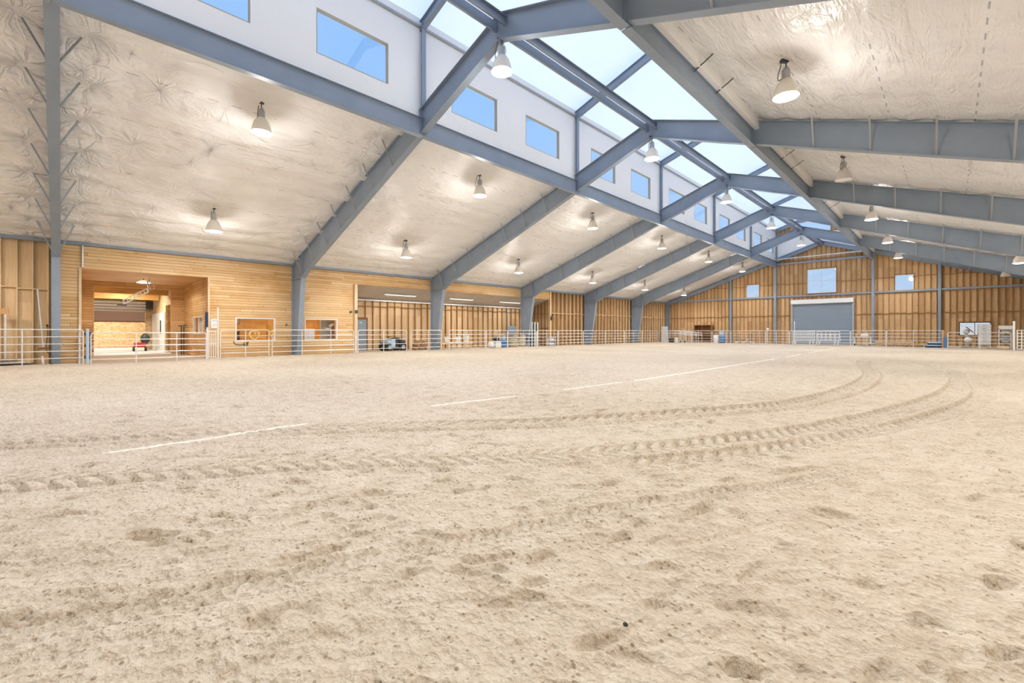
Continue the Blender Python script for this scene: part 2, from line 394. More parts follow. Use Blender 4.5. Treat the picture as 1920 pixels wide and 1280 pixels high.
# ------------------------------------------------------------------ sand floor
rng = np.random.RandomState(3)
_tab = rng.rand(256, 256)
def vn(x, y):
    xi = np.floor(x).astype(int); yi = np.floor(y).astype(int); fx = x-xi; fy = y-yi
    fx = fx*fx*(3-2*fx); fy = fy*fy*(3-2*fy)
    a = _tab[xi % 256, yi % 256]; b = _tab[(xi+1) % 256, yi % 256]; c = _tab[xi % 256, (yi+1) % 256]; d = _tab[(xi+1) % 256, (yi+1) % 256]
    return (a*(1-fx)+b*fx)*(1-fy) + (c*(1-fx)+d*fx)*fy - .5
def smooth_path(p, k=6):
    p = np.array(p, float); out = []
    for i in range(len(p)-1):
        a = p[max(i-1, 0)]; b = p[i]; c = p[i+1]; d = p[min(i+2, len(p)-1)]
        for t in np.linspace(0, 1, k, endpoint=False):
            out.append(.5*((2*b)+(c-a)*t+(2*a-5*b+4*c-d)*t*t+(3*b-a-3*c+d)*t**3))
    out.append(p[-1]); return np.array(out)
T_MAIN = smooth_path([(-6.2,-1.6),(-5.6,-.36),(-5.17,.49),(-4.85,.99),(-4.55,1.54),(-4.09,2.19),(-3.65,2.71),(-3.2,3.25),(-2.74,3.92),(-2.26,4.77),(-1.75,5.83),(-1.3,6.92),(-.88,8.22),(-.5,9.83),(-.14,11.63),(.13,14.05),(.21,16.88),(.01,19.72),(-.56,22.8),(-1.24,24.9)])
T_TWIN = smooth_path([(-2.35,3.7),(-2.03,4.29),(-1.48,5.31),(-1.01,6.55),(-.51,7.97),(-.05,9.61),(.35,11.67),(.52,13.78),(.48,16.54),(-.05,19.6),(-.78,22.2)])
T_FAR = smooth_path([(-9.2,-2.4),(-7.88,-.5),(-7.43,.16),(-7.06,.87),(-6.58,1.63),(-6.03,2.44),(-5.15,3.55),(-4.22,4.72),(-3.62,5.86),(-2.94,7.16),(-2.34,8.38),(-1.97,9.64),(-1.72,11.17),(-1.58,12.9),(-1.57,15.13),(-1.79,17.94),(-2.44,22.0),(-2.76,25.38)])
T_FAR2 = T_FAR + np.array([.42, -.1])
T_NEAR = smooth_path([(-3.1,-.8),(-2.82,-.09),(-2.66,.33),(-2.45,.88),(-2.34,1.25),(-2.14,1.71),(-1.95,2.19),(-1.81,2.72),(-1.54,3.24),(-1.31,3.7),(-.91,4.45),(-.5,5.6)])
def seg_st(x, y, P):
    best = np.full(x.shape, 1e9); S_ = np.zeros(x.shape); T_ = np.zeros(x.shape); acc = 0
    for i in range(len(P)-1):
        a = P[i]; d = P[i+1]-a; L = np.hypot(*d); d = d/L
        s = (x-a[0])*d[0]+(y-a[1])*d[1]; sc_ = np.clip(s, 0, L)
        dx = x-a[0]-d[0]*sc_; dy = y-a[1]-d[1]*sc_; dd = dx*dx+dy*dy; k = dd < best
        best = np.where(k, dd, best); S_ = np.where(k, acc+sc_, S_)
        T_ = np.where(k, np.sqrt(dd)*np.sign(-dx*d[1]+dy*d[0]), T_); acc += L
    return S_, T_, acc
def box_mask(x, y, P, pad=.7):
    return (x > P[:,0].min()-pad) & (x < P[:,0].max()+pad) & (y > P[:,1].min()-pad) & (y < P[:,1].max()+pad)
def sstep(a, b, x):
    t = np.clip((x-a)/(b-a), 0, 1); return t*t*(3-2*t)
prints = []
rp = np.random.RandomState(11)
for k in range(1000):
    Yp = rp.uniform(-.5, 3.5) if k < 240 else rp.uniform(.5, 11) if k < 760 else rp.uniform(8, 40)
    Xp = rp.uniform(-6, 1.2) if k < 240 else rp.uniform(-12, 1.8) if k < 760 else rp.uniform(-21, 4)
    prints.append((Xp, Yp, rp.uniform(.022, .062), rp.uniform(.3, 1.7), rp.uniform(.010, .036), rp.uniform(1.2, 3.8)))
def chx(y): return np.interp(y, [0, 4.5, 6.3, 11, 24, 45], [-6.40, -6.44, -6.2, -5.92, -5.85, -6.35])
def sand_h(x, y):
    h = .04*vn(x*.35, y*.35) + .016*vn(x*1.3+7, y*1.3) + .016*vn(x*3.1, y*3.1+4) + .014*vn(x*7.7+3, y*7.7) + .010*vn(x*16, y*16+9)
    # drag streaks left by the harrow
    u = x*.5 + y*.87; v_ = -x*.87 + y*.5
    h += .016*vn(u*1.1, v_*5.5+20) + .020*vn(u*3+5, v_*11) + .014*vn(u*9, v_*23)
    clod = vn(x*9+40, y*9); h += .05*np.clip(np.abs(clod)-.30, 0, .1) - .07*np.clip(vn(u*6+9, v_*14)-.22, 0, .15)
    for (px, py, r, a, d, e) in prints:
        R_ = r*5; k = (np.abs(x-px) < R_) & (np.abs(y-py) < R_)
        if not k.any(): continue
        dx = x[k]-px; dy = y[k]-py; c, s = math.cos(a), math.sin(a); p = (dx*c+dy*s)/e; q = -dx*s+dy*c
        rr = np.sqrt(p*p+q*q)/r + .95*vn(x[k]*13, y[k]*13)
        tilt = 1+.9*np.clip(q/r, -1, 1)
        h[k] += -d*tilt*(1-sstep(.6, 1.0, rr)) + .30*d*np.exp(-((rr-1.25)/.25)**2)
    for (P, wd, dep, per, lug, fade) in ((T_MAIN, .21, .000, .19, .075, 9.0), (T_TWIN, .17, .035, .2, .040, 3), (T_FAR, .17, .000, .2, .055, 9), (T_FAR2, .12, .020, .2, .018, 9), (T_NEAR, .10, .020, .085, .032, 9)):
        k = box_mask(x, y, P)
        if not k.any(): continue
        S_, T_, L = seg_st(x[k], y[k], P)
        ends = sstep(0, .5, S_)*(1-sstep(L-.8, L-.05, S_))
        at = np.abs(T_); prof = 1-sstep(wd*.9, wd*1.1, at)
        berm = np.exp(-((at-wd*1.2)/(.04))**2)
        edge = np.exp(-((T_-wd)/(.02))**2)
        ph = np.where(T_ > 0, 0.0, .5)
        saw = np.mod(S_/per + ph - at/wd*.95, 1.0)
        lg = sstep(.0, .07, saw)*(1-sstep(.34, .41, saw))
        lgm = sstep(.015, .03, at)*(1-sstep(wd*1.0, wd*1.15, at))
        fd = .5+.5*np.exp(-S_/fade) if P is T_MAIN else 1.0
        h[k] = h[k]*(1-.8*(1-sstep(wd, wd*1.5, at))*ends)
        if dep == 0: dq = .045*sstep(4.5, 9, S_)
        else: dq = dep
        dh = -dq*prof + .03*np.exp(-((at-wd*1.25)/.06)**2)*sstep(4.5, 9, S_)*(dep == 0) + .008*berm - .02*edge*(dep > .005) + lug*fd*lgm*(.42-lg) + (.012*prof if dep == 0 else 0)
        h[k] += dh*ends
    h *= 1-.75*np.exp(-((x-chx(y))/.16)**2)
    # sand pushed up against the fences and a flat strip next to the walls
    h += .05*np.exp(-((x+24.3)/.5)**2)*(1-np.exp(-((y-2.7)/2.4)**4))
    return h
def lin(a, b, st): return list(np.arange(a, b-1e-6, st))
gx = np.array(lin(-28, -24.9, .3)+lin(-24.9, -10, .09)+lin(-10, -6.2, .03)+lin(-6.2, 1.2, .017)+lin(1.2, 2, .05)+lin(2, 7.2, .12)+[7.2])
gy = np.array(lin(-9.3, -.9, .3)+lin(-.9, 6.5, .017)+lin(6.5, 12, .03)+lin(12, 22, .06)+lin(22, 54.4, .14)+[54.45])
GX, GY = np.meshgrid(gx, gy, indexing='ij')
H = sand_h(GX.ravel().copy(), GY.ravel().copy())
def grid_mesh(name, nx, ny, co, material):
    me = bpy.data.meshes.new(name); me.vertices.add(nx*ny); me.vertices.foreach_set('co', co.ravel().astype(np.float32))
    i = np.arange(nx-1)[:, None]; j = np.arange(ny-1)[None, :]
    a = (i*ny+j).ravel(); q = np.stack([a, a+ny, a+ny+1, a+1], 1).astype(np.int32)
    me.loops.add(q.size); me.loops.foreach_set('vertex_index', q.ravel())
    me.polygons.add(len(q)); me.polygons.foreach_set('loop_start', np.arange(0, q.size, 4, dtype=np.int32))
    me.polygons.foreach_set('loop_total', np.full(len(q), 4, np.int32)); me.update(calc_edges=True)
    me.polygons.foreach_set('use_smooth', np.ones(len(q), bool)); me.materials.append(material)
    o = bpy.data.objects.new(name, me); COL.objects.link(o); return o
fl = grid_mesh('floor', len(gx), len(gy), np.stack([GX.ravel(), GY.ravel(), H], 1), M['sand']); fl['kind'] = 'structure'
# aisle, office and surroundings floors
mb = MB(); mb.box((-46, -2, -.25), (-31.7, 9, .02)); struct('floor', mb, M['concrete'])
mb = MB(); mb.box((-31.78, 5.1, -.25), (-25.9, 12.5, .05)); struct('floor', mb, M['office'])
mb = MB(); mb.box((-31.8, -9.3, -.3), (-27.9, 31.2, -.03)); struct('floor', mb, M['sand'])

# chalk line, broken where hooves crossed it
for k, (a, b, wd, lb) in enumerate(((.3, 2.45, .058, 'bold white chalk stroke on sand, nearest piece of the broken line'),
      (4.5, 6.4, .06, 'short white chalk stroke between the two tyre tracks'),
      (7.8, 10.1, .06, 'white chalk stroke just beyond the far tyre track'),
      (10.6, 24.2, .10, 'longest white chalk stroke running down the middle of the sand'),
      (25.5, 29.5, .09, 'thin white chalk dash after the longest stroke'),
      (31.5, 36, .08, 'faint white chalk dash well down the arena'),
      (38, 45.5, .08, 'last white chalk dash, in front of the roller door'))):
    ys = np.arange(a, b, .03 if a < 8 else .08); L = []; 
    for i, y in enumerate(ys):
        x = float(chx(y))+.02*float(vn(np.array([y*3.0]), np.array([k+.5]))[0]); ww = wd*(.65+.9*(float(vn(np.array([y*6.0]), np.array([k+9.5]))[0])+.5))/1.0
        ww *= min(1, (i+1)/4, (len(ys)-i)/4)
        for s_ in (-1, -.35, .35, 1): L.append((x+s_*ww/2, y))
    A = np.array(L); hh = sand_h(A[:,0].copy(), A[:,1].copy())+.011
    hh[0::4] -= .012; hh[3::4] -= .012
    o = grid_mesh('chalk_line', len(ys), 4, np.stack([A[:,0], A[:,1], hh], 1), M['chalk'])
    tag(o, lb, 'chalk line', 'pieces of the chalk line on the sand')

# ------------------------------------------------------------------ roof linings
def lining(name, x0, x1, f, material, y0=-9.29, y1=54.45, dx=.12, amp=.05, seed=0):
    xs = np.linspace(x0, x1, int(abs(x1-x0)/dx)+2); ys = np.linspace(y0, y1, int((y1-y0)/.16)+2)
    A, B = np.meshgrid(xs, ys, indexing='ij')
    Z = np.vectorize(f)(A)+.075
    s = np.abs(np.sin((A+100.2)/1.83*2*np.pi))
    strong = .55+.75*np.exp(-np.clip(B-4, 0, None)/7.0)
    Z -= amp*s**1.2*strong
    Z += (.05*vn(A*1.1+seed, B*.8) + .035*vn(A*2.6, B*1.7+seed))*strong*(amp/.05)
    if abs(x1-x0) > 5 and amp > .03:      # pillows between the braces of the first two frames
        for fy, g in ((FY[0], 1.0), (FY[1], .6)):
            Z -= g*(.22*np.abs(np.sin(np.pi*(A+24.35)/1.52))**.8-.10)*np.exp(-((B-fy)/.95)**2)
    for fy in FY:        # the blanket is pulled tight and bunched where it meets each frame
        k = np.exp(-((B-fy)/.8)**2); Z += amp*.7*k*np.sin(A*8.5+fy)*strong
    o = grid_mesh(name, len(xs), len(ys), np.stack([A.ravel(), B.ravel(), Z.ravel()], 1), material); o['kind'] = 'structure'; return o
lining('ceiling', XL-.05, MLX-.10, roof, M['insul'])
lining('ceiling', mir(MLX)+.10, XR+.05, roof, M['insul'], seed=9)
lining('ceiling', MLX-.2, RX, rroof, M['daylight'], amp=.012, dx=.3)
lining('ceiling', RX, mir(MLX)+.2, rroof, M['daylight'], amp=.012, dx=.3, seed=4)
mb = MB()
for a, b in ((XL-.3, MLX-.14), (mir(MLX)+.14, XR+.3)):
    mb.prism_y([(a, roof(a)+.22), (b, roof(b)+.22), (b, roof(b)+.36), (a, roof(a)+.36)], -9.6, 54.9)
struct('roof_panels', mb, M['galv_dark'])

# clerestory walls with their windows
def wall_with_openings(mb, axis, c0, c1, a0, a1, z0, topf, ops, cuts=(), mi=0):
    """solid wall between c0 and c1 across, a0..a1 along; ops = (a0, a1, z0, z1)"""
    cs = sorted(set([a0, a1]+[c for c in cuts if a0 < c < a1]+[v for o in ops for v in o[:2] if a0 < v < a1]))
    for p, q in zip(cs[:-1], cs[1:]):
        mid = (p+q)/2; z = z0; segs = []
        for o in sorted([o for o in ops if o[0] < mid < o[1]], key=lambda o: o[2]):
            if o[2] > z: segs.append((z, o[2], None))
            z = o[3]
        segs.append((z, topf(p), topf(q)))
        for s0, s1, s2 in segs:
            poly = [(p, s0), (q, s0), (q, s1 if s2 is None else s2), (p, s1)]
            if axis == 'x': mb.prism_y(poly, c0, c1, mi)
            else: mb.prism_x(poly, c0, c1, mi)
_win = [0]
def window(axis, c, a0, a1, z0, z1, fr=.05, dep=.12, nx=1, nz=1, fm='white', curtain=False):
    """frame and pane set at depth c; axis 'y' = lies in a wall running along y"""
    _win[0] += 1
    def P(a, cc, z): return (a, cc, z) if axis == 'x' else (cc, a, z)
    root = bpy.data.objects.new('window_%d' % _win[0], None); COL.objects.link(root); root['kind'] = 'structure'
    mb = MB()
    for (p, q, r, s) in ((a0, a0+fr, z0, z1), (a1-fr, a1, z0, z1), (a0+fr, a1-fr, z0, z0+fr), (a0+fr, a1-fr, z1-fr, z1)):
        mb.box(P(p, c-dep/2, r), P(q, c+dep/2, s))
    for k in range(1, nx): u = a0+(a1-a0)*k/nx; mb.box(P(u-fr*.4, c-dep/3, z0+fr), P(u+fr*.4, c+dep/3, z1-fr))
    for k in range(1, nz): u = z0+(z1-z0)*k/nz; mb.box(P(a0+fr, c-dep/3.2, u-fr*.4), P(a1-fr, c+dep/3.2, u+fr*.4))
    mb.build('window_frame', M[fm], root)
    g = MB(); g.box(P(a0+fr, c-.004, z0+fr), P(a1-fr, c+.004, z1-fr)); g.build('pane', M['glass'], root)
    return root
cl_ops = [(b0+o, b0+o+2.37, 9.57, 10.92) for b0 in [f-9.144 for f in FY[:1]]+FY[:6] for o in (1.34, 5.46)]
for sgn, nm in ((1, 'wall_clerestory_left'), (-1, 'wall_clerestory_right')):
    xa, xb = (-13.52, -13.38) if sgn > 0 else (mir(-13.52), mir(-13.38))
    mb = MB(); zb = 8.80
    wall_with_openings(mb, 'y', min(xa, xb), max(xa, xb), -9.5, 54.6, zb, lambda y: rroof(-13.45)+.12, cl_ops, cuts=FY)
    struct(nm, mb, M['insul_wall'])
    for o in cl_ops: window('y', (xa+xb)/2, *o, fr=.022, dep=.15, fm='dull_trim')

# ------------------------------------------------------------------ stud walls
def stud_wall(name, axis, back, d, a0, a1, z0, topf, ops, pitch, blocks, mats, depth=.13, kinks=(), skin=.10, sw=.042, first=None):
    mb = MB(); lines = []; u = first if first is not None else a0+sw/2
    while u < a1: lines.append(u); u += pitch
    wall_with_openings(mb, axis, min(back, back-d*skin), max(back, back-d*skin), a0, a1, z0, topf, ops, cuts=lines+list(kinks))
    c0, c1 = sorted((back, back+d*depth)); rnd = random.Random(5)
    for u in lines+[a1-sw/2]:
        p, q = u-sw/2, u+sw/2; z = z0
        for o in sorted([o for o in ops if o[0]-.01 < u < o[1]+.01], key=lambda o: o[2]):
            if o[2] > z+.05:
                (mb.prism_y if axis == 'x' else mb.prism_x)([(p, z), (q, z), (q, o[2]), (p, o[2])], c0, c1, 1)
            z = o[3]
        (mb.prism_y if axis == 'x' else mb.prism_x)([(p, z), (q, z), (q, topf(q)), (p, topf(p))], c0, c1, 1)
    for zb in blocks:
        for u, v in zip(lines[:-1], lines[1:]):
            mid = (u+v)/2; zz = zb+(.05 if rnd.random() < .5 else 0)
            if zz+.1 > min(topf(u), topf(v)) or any(o[0]-.05 < mid < o[1]+.05 and o[2]-.1 < zz < o[3]+.1 for o in ops): continue
            A = (u+sw/2, c0, zz-.02) if axis == 'x' else (c0, u+sw/2, zz-.02); B = (v-sw/2, c1, zz+.02) if axis == 'x' else (c1, v-sw/2, zz+.02)
            mb.box(A, B, 1)
    for o in ops:        # trimmers round the openings
        for (p, q, r, s) in ((o[0]-.04, o[0], o[2], o[3]), (o[1], o[1]+.04, o[2], o[3]), (o[0]-.04, o[1]+.04, o[3], o[3]+.08)) + (((o[0]-.04, o[1]+.04, o[2]-.04, o[2]),) if o[2] > .1 else ()):
            A = (p, c0, r) if axis == 'x' else (c0, p, r); B = (q, c1, s) if axis == 'x' else (c1, q, s); mb.box(A, B, 1)
    return struct(name, mb, mats)
def endtop(x): return (rroof(x) if MLX-.1 <= x <= mir(MLX)+.1 else roof(x))+.10
E_OPS = [(-16.36,-15.05,5.12,6.52), (-10.53,-8.05,5.22,7.70), (-3.60,-2.30,5.12,6.52), (-11.83,-6.73,-.3,4.45), (.61,2.49,.95,2.08), (-11.6,-8.5,11.5,12.75)]
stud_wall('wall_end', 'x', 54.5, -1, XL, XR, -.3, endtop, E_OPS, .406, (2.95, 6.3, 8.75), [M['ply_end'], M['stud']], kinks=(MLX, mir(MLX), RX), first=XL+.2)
mb = MB(); xa, xb = MLX-.05, mir(MLX)+.05
mb.prism_y([(xa, roof(xa)-.02), (RX, RZ-.02), (xb, roof(xb)-.02), (xb, 11.4), (xa, 11.4)], 54.30, 54.36); struct('wall_end_upper', mb, M['insul_wall'])
for o in (E_OPS[0], E_OPS[2]): window('x', 54.52, *o, fr=.045, dep=.14)
window('x', 54.52, *E_OPS[1], fr=.05, dep=.14, nx=2, nz=2)
window('x', 54.52, *E_OPS[4], fr=.05, dep=.14, nx=2, fm='dark')
window('x', 54.52, *E_OPS[5], fr=.05, dep=.14)
R_OPS = [(-16.36,-15.05,5.12,6.52), (-10.53,-8.05,5.22,7.70), (-3.60,-2.30,5.12,6.52)]
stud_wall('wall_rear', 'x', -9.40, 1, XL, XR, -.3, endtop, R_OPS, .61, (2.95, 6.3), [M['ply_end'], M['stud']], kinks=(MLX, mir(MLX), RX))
for o in R_OPS[:3]: window('x', -9.42, *o)
stud_wall('wall_right', 'y', 7.30, -1, -9.4, 54.5, -.3, lambda y: 5.05, [], .61, (2.95,), [M['ply_side'], M['stud']])
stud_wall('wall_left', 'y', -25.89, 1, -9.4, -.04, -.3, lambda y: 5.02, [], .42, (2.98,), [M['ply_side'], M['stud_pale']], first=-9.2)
stud_wall('wall_left_far', 'y', -25.90, 1, 31.08, 54.5, -.3, lambda y: 5.02, [], .61, (2.95,), [M['ply_far_shade'], M['stud_pale']], depth=.17)
# boarded part of the long wall
mb = MB()
S_OPS = [(.58,5.02,-.4,3.93), (6.17,8.05,.79,2.01), (9.55,11.43,.79,2.02), (12.6,31.0,-.4,4.17)]
wall_with_openings(mb, 'y', -25.93, -25.75, -.04, 31.08, -.3, lambda y: 5.02, S_OPS)
struct('wall_left_boarded', mb, M['siding'])
window('y', -25.80, *S_OPS[1], fr=.06, dep=.16); window('y', -25.80, *S_OPS[2], fr=.06, dep=.16)
mb = MB()
mb.box((-25.76,.50,-.1), (-25.70,.585,3.96)); mb.box((-25.78,5.0,-.1), (-25.70,5.08,3.98)); struct('trim_1', mb, M['trim'])
mb = MB(); mb.box((-25.78,12.44,-.1), (-25.60,12.62,4.17)); struct('trim_2', mb, M['trim'])
mb = MB(); mb.box((-25.9,30.96,-.1), (-25.66,31.12,4.95)); struct('trim_3', mb, M['stud_pale'])
# alcove
mb = MB(); mb.box((-31.78,.48,-.3), (-25.93,.58,3.93)); struct('wall_alcove_near', mb, M['siding_x'])
mb = MB(); wall_with_openings(mb, 'x', 5.02, 5.12, -31.78, -25.93, -.3, lambda x: 3.93, [(-29.25,-26.9,1.14,2.08)]); struct('wall_alcove_far', mb, M['siding_x'])
window('x', 5.07, -29.25, -26.9, 1.14, 2.08, fr=.05, dep=.12, nx=2)
mb = MB(); wall_with_openings(mb, 'y', -31.9, -31.78, .48, 5.12, -.3, lambda y: 3.93, [(1.19,4.40,-.4,3.65)]); struct('wall_alcove_back', mb, M['siding'])
mb = MB(); mb.box((-31.80,1.15,-.1), (-31.76,1.19,3.69)); mb.box((-31.80,4.40,-.1), (-31.76,4.44,3.69)); mb.box((-31.80,1.19,3.65), (-31.76,4.40,3.69)); struct('trim_4', mb, M['trim'])
mb = MB(); mb.box((-32.0,.4,3.93), (-25.93,5.2,4.05)); struct('ceiling', mb, M['siding_x'])
# aisle behind the alcove
mb = MB(); mb.box((-47,-1.6,3.98), (-31.9,5.4,4.1)); struct('ceiling', mb, M['office'])
mb = MB(); mb.box((-33.7,1.0,3.45), (-33.5,4.9,3.98)); mb.box((-36.6,-.5,3.30), (-36.4,4.4,3.98)); struct('trim_5', mb, M['office'])
mb = MB(); wall_with_openings(mb, 'x', 4.5, 4.6, -40.1, -31.9, -.2, lambda x: 3.98, [(-34.4,-32.5,-.3,2.9)]); struct('wall_aisle_far', mb, M['osb'])
mb = MB(); mb.box((-39.9,4.46,.02), (-34.5,4.50,2.5)); struct('wall_aisle_lining', mb, M['white'])
mb = MB(); mb.box((-47,-1.7,-.2), (-31.9,-1.6,3.98)); struct('wall_aisle_near', mb, M['osb'])
mb = MB(); mb.box((-34.6,6.2,-.2), (-31.9,6.3,3.98)); mb.box((-34.6,4.6,-.2),(-34.5,6.2,3.98)); struct('wall_side_room', mb, M['office'])
mb = MB(); wall_with_openings(mb, 'y', -40.3, -40.1, -1.6, 4.6, -.2, lambda y: 3.98, [(.2,4.12,-.3,2.9)]); struct('wall_aisle_end', mb, M['osb'])
mb = MB(); mb.box((-46.1,-1.7,-.2), (-46,5.4,3.98)); mb.box((-46,4.9,-.2),(-40.3,5.0,3.98)); struct('wall_beyond', mb, M['osb'])
# office
mb = MB(); mb.box((-30.1,5.12,-.2), (-30,12.5,2.9)); mb.box((-30,12.42,-.2), (-25.93,12.52,2.9)); mb.box((-29.2,8.62,-.2),(-25.95,8.72,2.9)); struct('wall_office', mb, M['office'])
mb = MB(); mb.box((-30.1,5.12,2.85), (-25.93,12.52,2.95)); struct('ceiling', mb, M['white'])
# store bay
stud_wall('wall_bay_back', 'y', -28.14, 1, 12.5, 31.1, -.3, lambda y: 3.46, [(13.6,14.5,-.4,2.16)], .56, (3.0,), [M['ply_side'], M['stud']], first=12.7)
mb = MB(); mb.box((-28.2,12.5,-.3), (-25.93,12.6,4.3)); struct('wall_bay_near', mb, M['siding_x'])
stud_wall('wall_bay_far', 'x', 31.14, -1, -28.1, -25.93, -.3, lambda x: 4.32+(x+25.93)*.33, [], .42, (1.6, 2.9), [M['ply_side'], M['stud']])
def bayroof(x): return 4.20+(x+25.75)*.335
o = lining('ceiling', -28.2, -25.76, bayroof, M['insul_bay'], 12.55, 31.12, amp=.02)
mb = MB(); mb.prism_y([(-28.3,3.55),(-25.9,4.36),(-25.9,4.5),(-28.3,3.7)], 12.4, 31.2); struct('roof_panels', mb, M['galv_dark'])
mb = MB(); mb.box((-28.02,12.6,3.36), (-27.94,31.0,3.46)); struct('trim_6', mb, M['galv'])

# ------------------------------------------------------------------ doors
d = bpy.data.objects.new('door_1', None); COL.objects.link(d); d['kind'] = 'structure'
mb = MB(); zs = np.arange(0, 4.3, .075)
prof = []
for z in zs: prof += [(54.40, z), (54.375, z+.02), (54.375, z+.055), (54.40, z+.07)]
n_ = len(prof); vs = [(x, y, z) for x in (-11.80, -6.76) for y, z in prof]
mb.add(vs, [(i, i+n_, i+n_+1, i+1) for i in range(n_-1)]); mb.build('curtain', M['grey_door'], d)
mb = MB(); mb.box((-11.95, 54.02, 4.12), (-6.62, 54.42, 4.60)); mb.build('housing', M['galv'], d, bevel=.06)
for x in (-11.93, -6.74): mb = MB(); mb.box((x, 54.28, -.1), (x+.12, 54.42, 4.2)); mb.build('guide', M['galv_dark'], d)
d = bpy.data.objects.new('door_2', None); COL.objects.link(d); d['kind'] = 'structure'
mb = MB(); mb.box((-28.06,13.66,.02), (-28.01,14.44,2.09)); mb.build('leaf', M['grey_door'], d)
mb = MB(); mb.box((-28.12,13.60,0), (-27.99,13.66,2.16)); mb.box((-28.12,14.44,0), (-27.99,14.5,2.16)); mb.box((-28.12,13.6,2.09), (-27.99,14.5,2.22)); mb.build('door_frame', M['brown'], d)
mb = MB(); mb.blob((-27.96,13.75,1.0), .04,.04,.04); mb.build('handle', M['galv'], d)
mb = MB(); mb.box((-28.01,13.95,1.86), (-28.0,14.13,1.92)); mb.build('number_plate', M['galv'], d)

# ------------------------------------------------------------------ steel portal frames
def flat(mb, pts, off, wid, y, th=.018):       # flange along an x,z polyline, wid across y
    for (x0, z0), (x1, z1) in zip(pts[:-1], pts[1:]):
        L = math.hypot(x1-x0, z1-z0); nx_, nz_ = -(z1-z0)/L*th, (x1-x0)/L*th
        mb.prism_y([(x0, z0), (x1, z1), (x1+nx_, z1+nz_), (x0+nx_, z0+nz_)] if off > 0 else [(x0-nx_, z0-nz_), (x1-nx_, z1-nz_), (x1, z1), (x0, z0)], y-wid/2, y+wid/2)
order = ['first', 'second', 'third', 'fourth', 'fifth', 'sixth', 'end']
f_lab = ['grey steel roof frame with its post against the stud wall beside the alcove',
 'grey steel roof frame standing between the two office windows',
 'grey steel roof frame standing in the open store bay by the quad bike',
 'grey steel roof frame next to the stacked feed bags',
 'grey steel roof frame, first one against the bare stud wall past the store bay',
 'grey steel roof frame, last deep one before the end wall',
 'slim grey steel frame flat against the end wall']
for i, y in enumerate(FY):
    root = thing('portal_frame', f_lab[i], 'steel frame', (0,0,0), 'steel roof frames')
    last = i == 6
    for sgn in (1, -1):
        mx = (lambda p: p) if sgn > 0 else (lambda p: [(mir(x), z) for x, z in p][::-1])
        w_, fw = .016, .25 if not last else .18
        if not last:
            outer = [(-25.70, -.05), (-25.70, 4.85)]; inner = [(-25.04, -.05), (-24.36, 4.15)]
            top = [(-25.70, roof(-25.70)-.02), (RX, RZ-.02)]; bot = [(-24.36, 4.15), (-23.45, 4.60), (-18.84, 6.27), (MLX, 8.29), (RX, 9.78)]
        else:
            outer = [(-25.70, -.05), (-25.70, 4.7)]; inner = [(-25.36, -.05), (-25.36, 4.6)]
            top = [(-25.70, roof(-25.70)-.02), (RX, RZ-.02)]; bot = [(-25.36, 4.60), (RX, RZ-.42)]
        mb = MB(); mb.prism_y(mx([outer[0], inner[0], inner[1], (outer[1][0], inner[1][1])]), y-w_/2, y+w_/2)
        flat(mb, mx(inner), -1 if sgn > 0 else 1, fw, y); flat(mb, mx(outer), 1 if sgn > 0 else -1, fw, y)
        mb.box((mx([inner[1]])[0][0], y-fw/2, inner[1][1]-.03), (mx([(outer[0][0], 0)])[0][0], y+fw/2, inner[1][1]))
        c = mb.build('column', M['steel'], root)
        mb = MB(); mb.prism_y(mx([(outer[1][0], inner[1][1])]+bot+top[::-1]), y-w_/2, y+w_/2)
        P = mx(bot); flat(mb, P, -1, fw, y); P = mx(top); flat(mb, P, -1, fw, y)
        if not last:      # web stiffeners
            for xs_ in (-24.36, MLX): mb.box((mx([(xs_-.008, 0)])[0][0], y-fw/2, np.interp(xs_, [p[0] for p in bot], [p[1] for p in bot])), (mx([(xs_+.008, 0)])[0][0], y+fw/2, roof(xs_)-.04))
        mb.build('rafter', M['steel'], root)
        # raised roof: post and rafter
        xp = MLX if sgn > 0 else mir(MLX)
        mb = MB(); mb.prism_y([(xp-.09, roof(MLX)-.02), (xp+.09, roof(MLX)-.02), (xp+.09, 12.05), (xp-.09, 12.05)], y-.012, y+.012)
        for e in (-.09, .09): mb.box((xp+e-.008, y-.085, roof(MLX)-.02), (xp+e+.008, y+.085, 12.2))
        mb.build('clerestory_post', M['steel'], root)
        rt = [(MLX-.08, rroof(MLX-.08)-.03), (RX, rroof(RX)-.03)]; rb = [(MLX-.08, rroof(MLX-.08)-.37), (RX, rroof(RX)-.37)]
        mb = MB(); mb.prism_y(mx(rb+rt[::-1]), y-.01, y+.01); flat(mb, mx(rb), -1, .17, y); flat(mb, mx(rt), -1, .17, y)
        mb.build('raised_rafter', M['steel'], root)
        # flange braces up to the purlins
        bx_ = [p[0] for p in bot]; bz_ = [p[1] for p in bot]
        for k in range(7):
            x = -24.35+k*1.52
            if x > MLX-.6: break
            for dy in ((-1, 1) if not last else (-1,)):
                p = (x, y+dy*.03, np.interp(x, bx_, bz_)+.02); q = (x-.02, y+dy*(.50 if not last else .3), roof(x)+.03)
                if sgn < 0: p = (mir(p[0]), p[1], p[2]); q = (mir(q[0]), q[1], q[2])
                mb = MB(); mb.bar(p, q, .05, .012); mb.bar((p[0], p[1], p[2]+.001), (q[0], q[1], q[2]+.001), .012, .045); mb.build('flange_brace', M['galv_dark'], root)

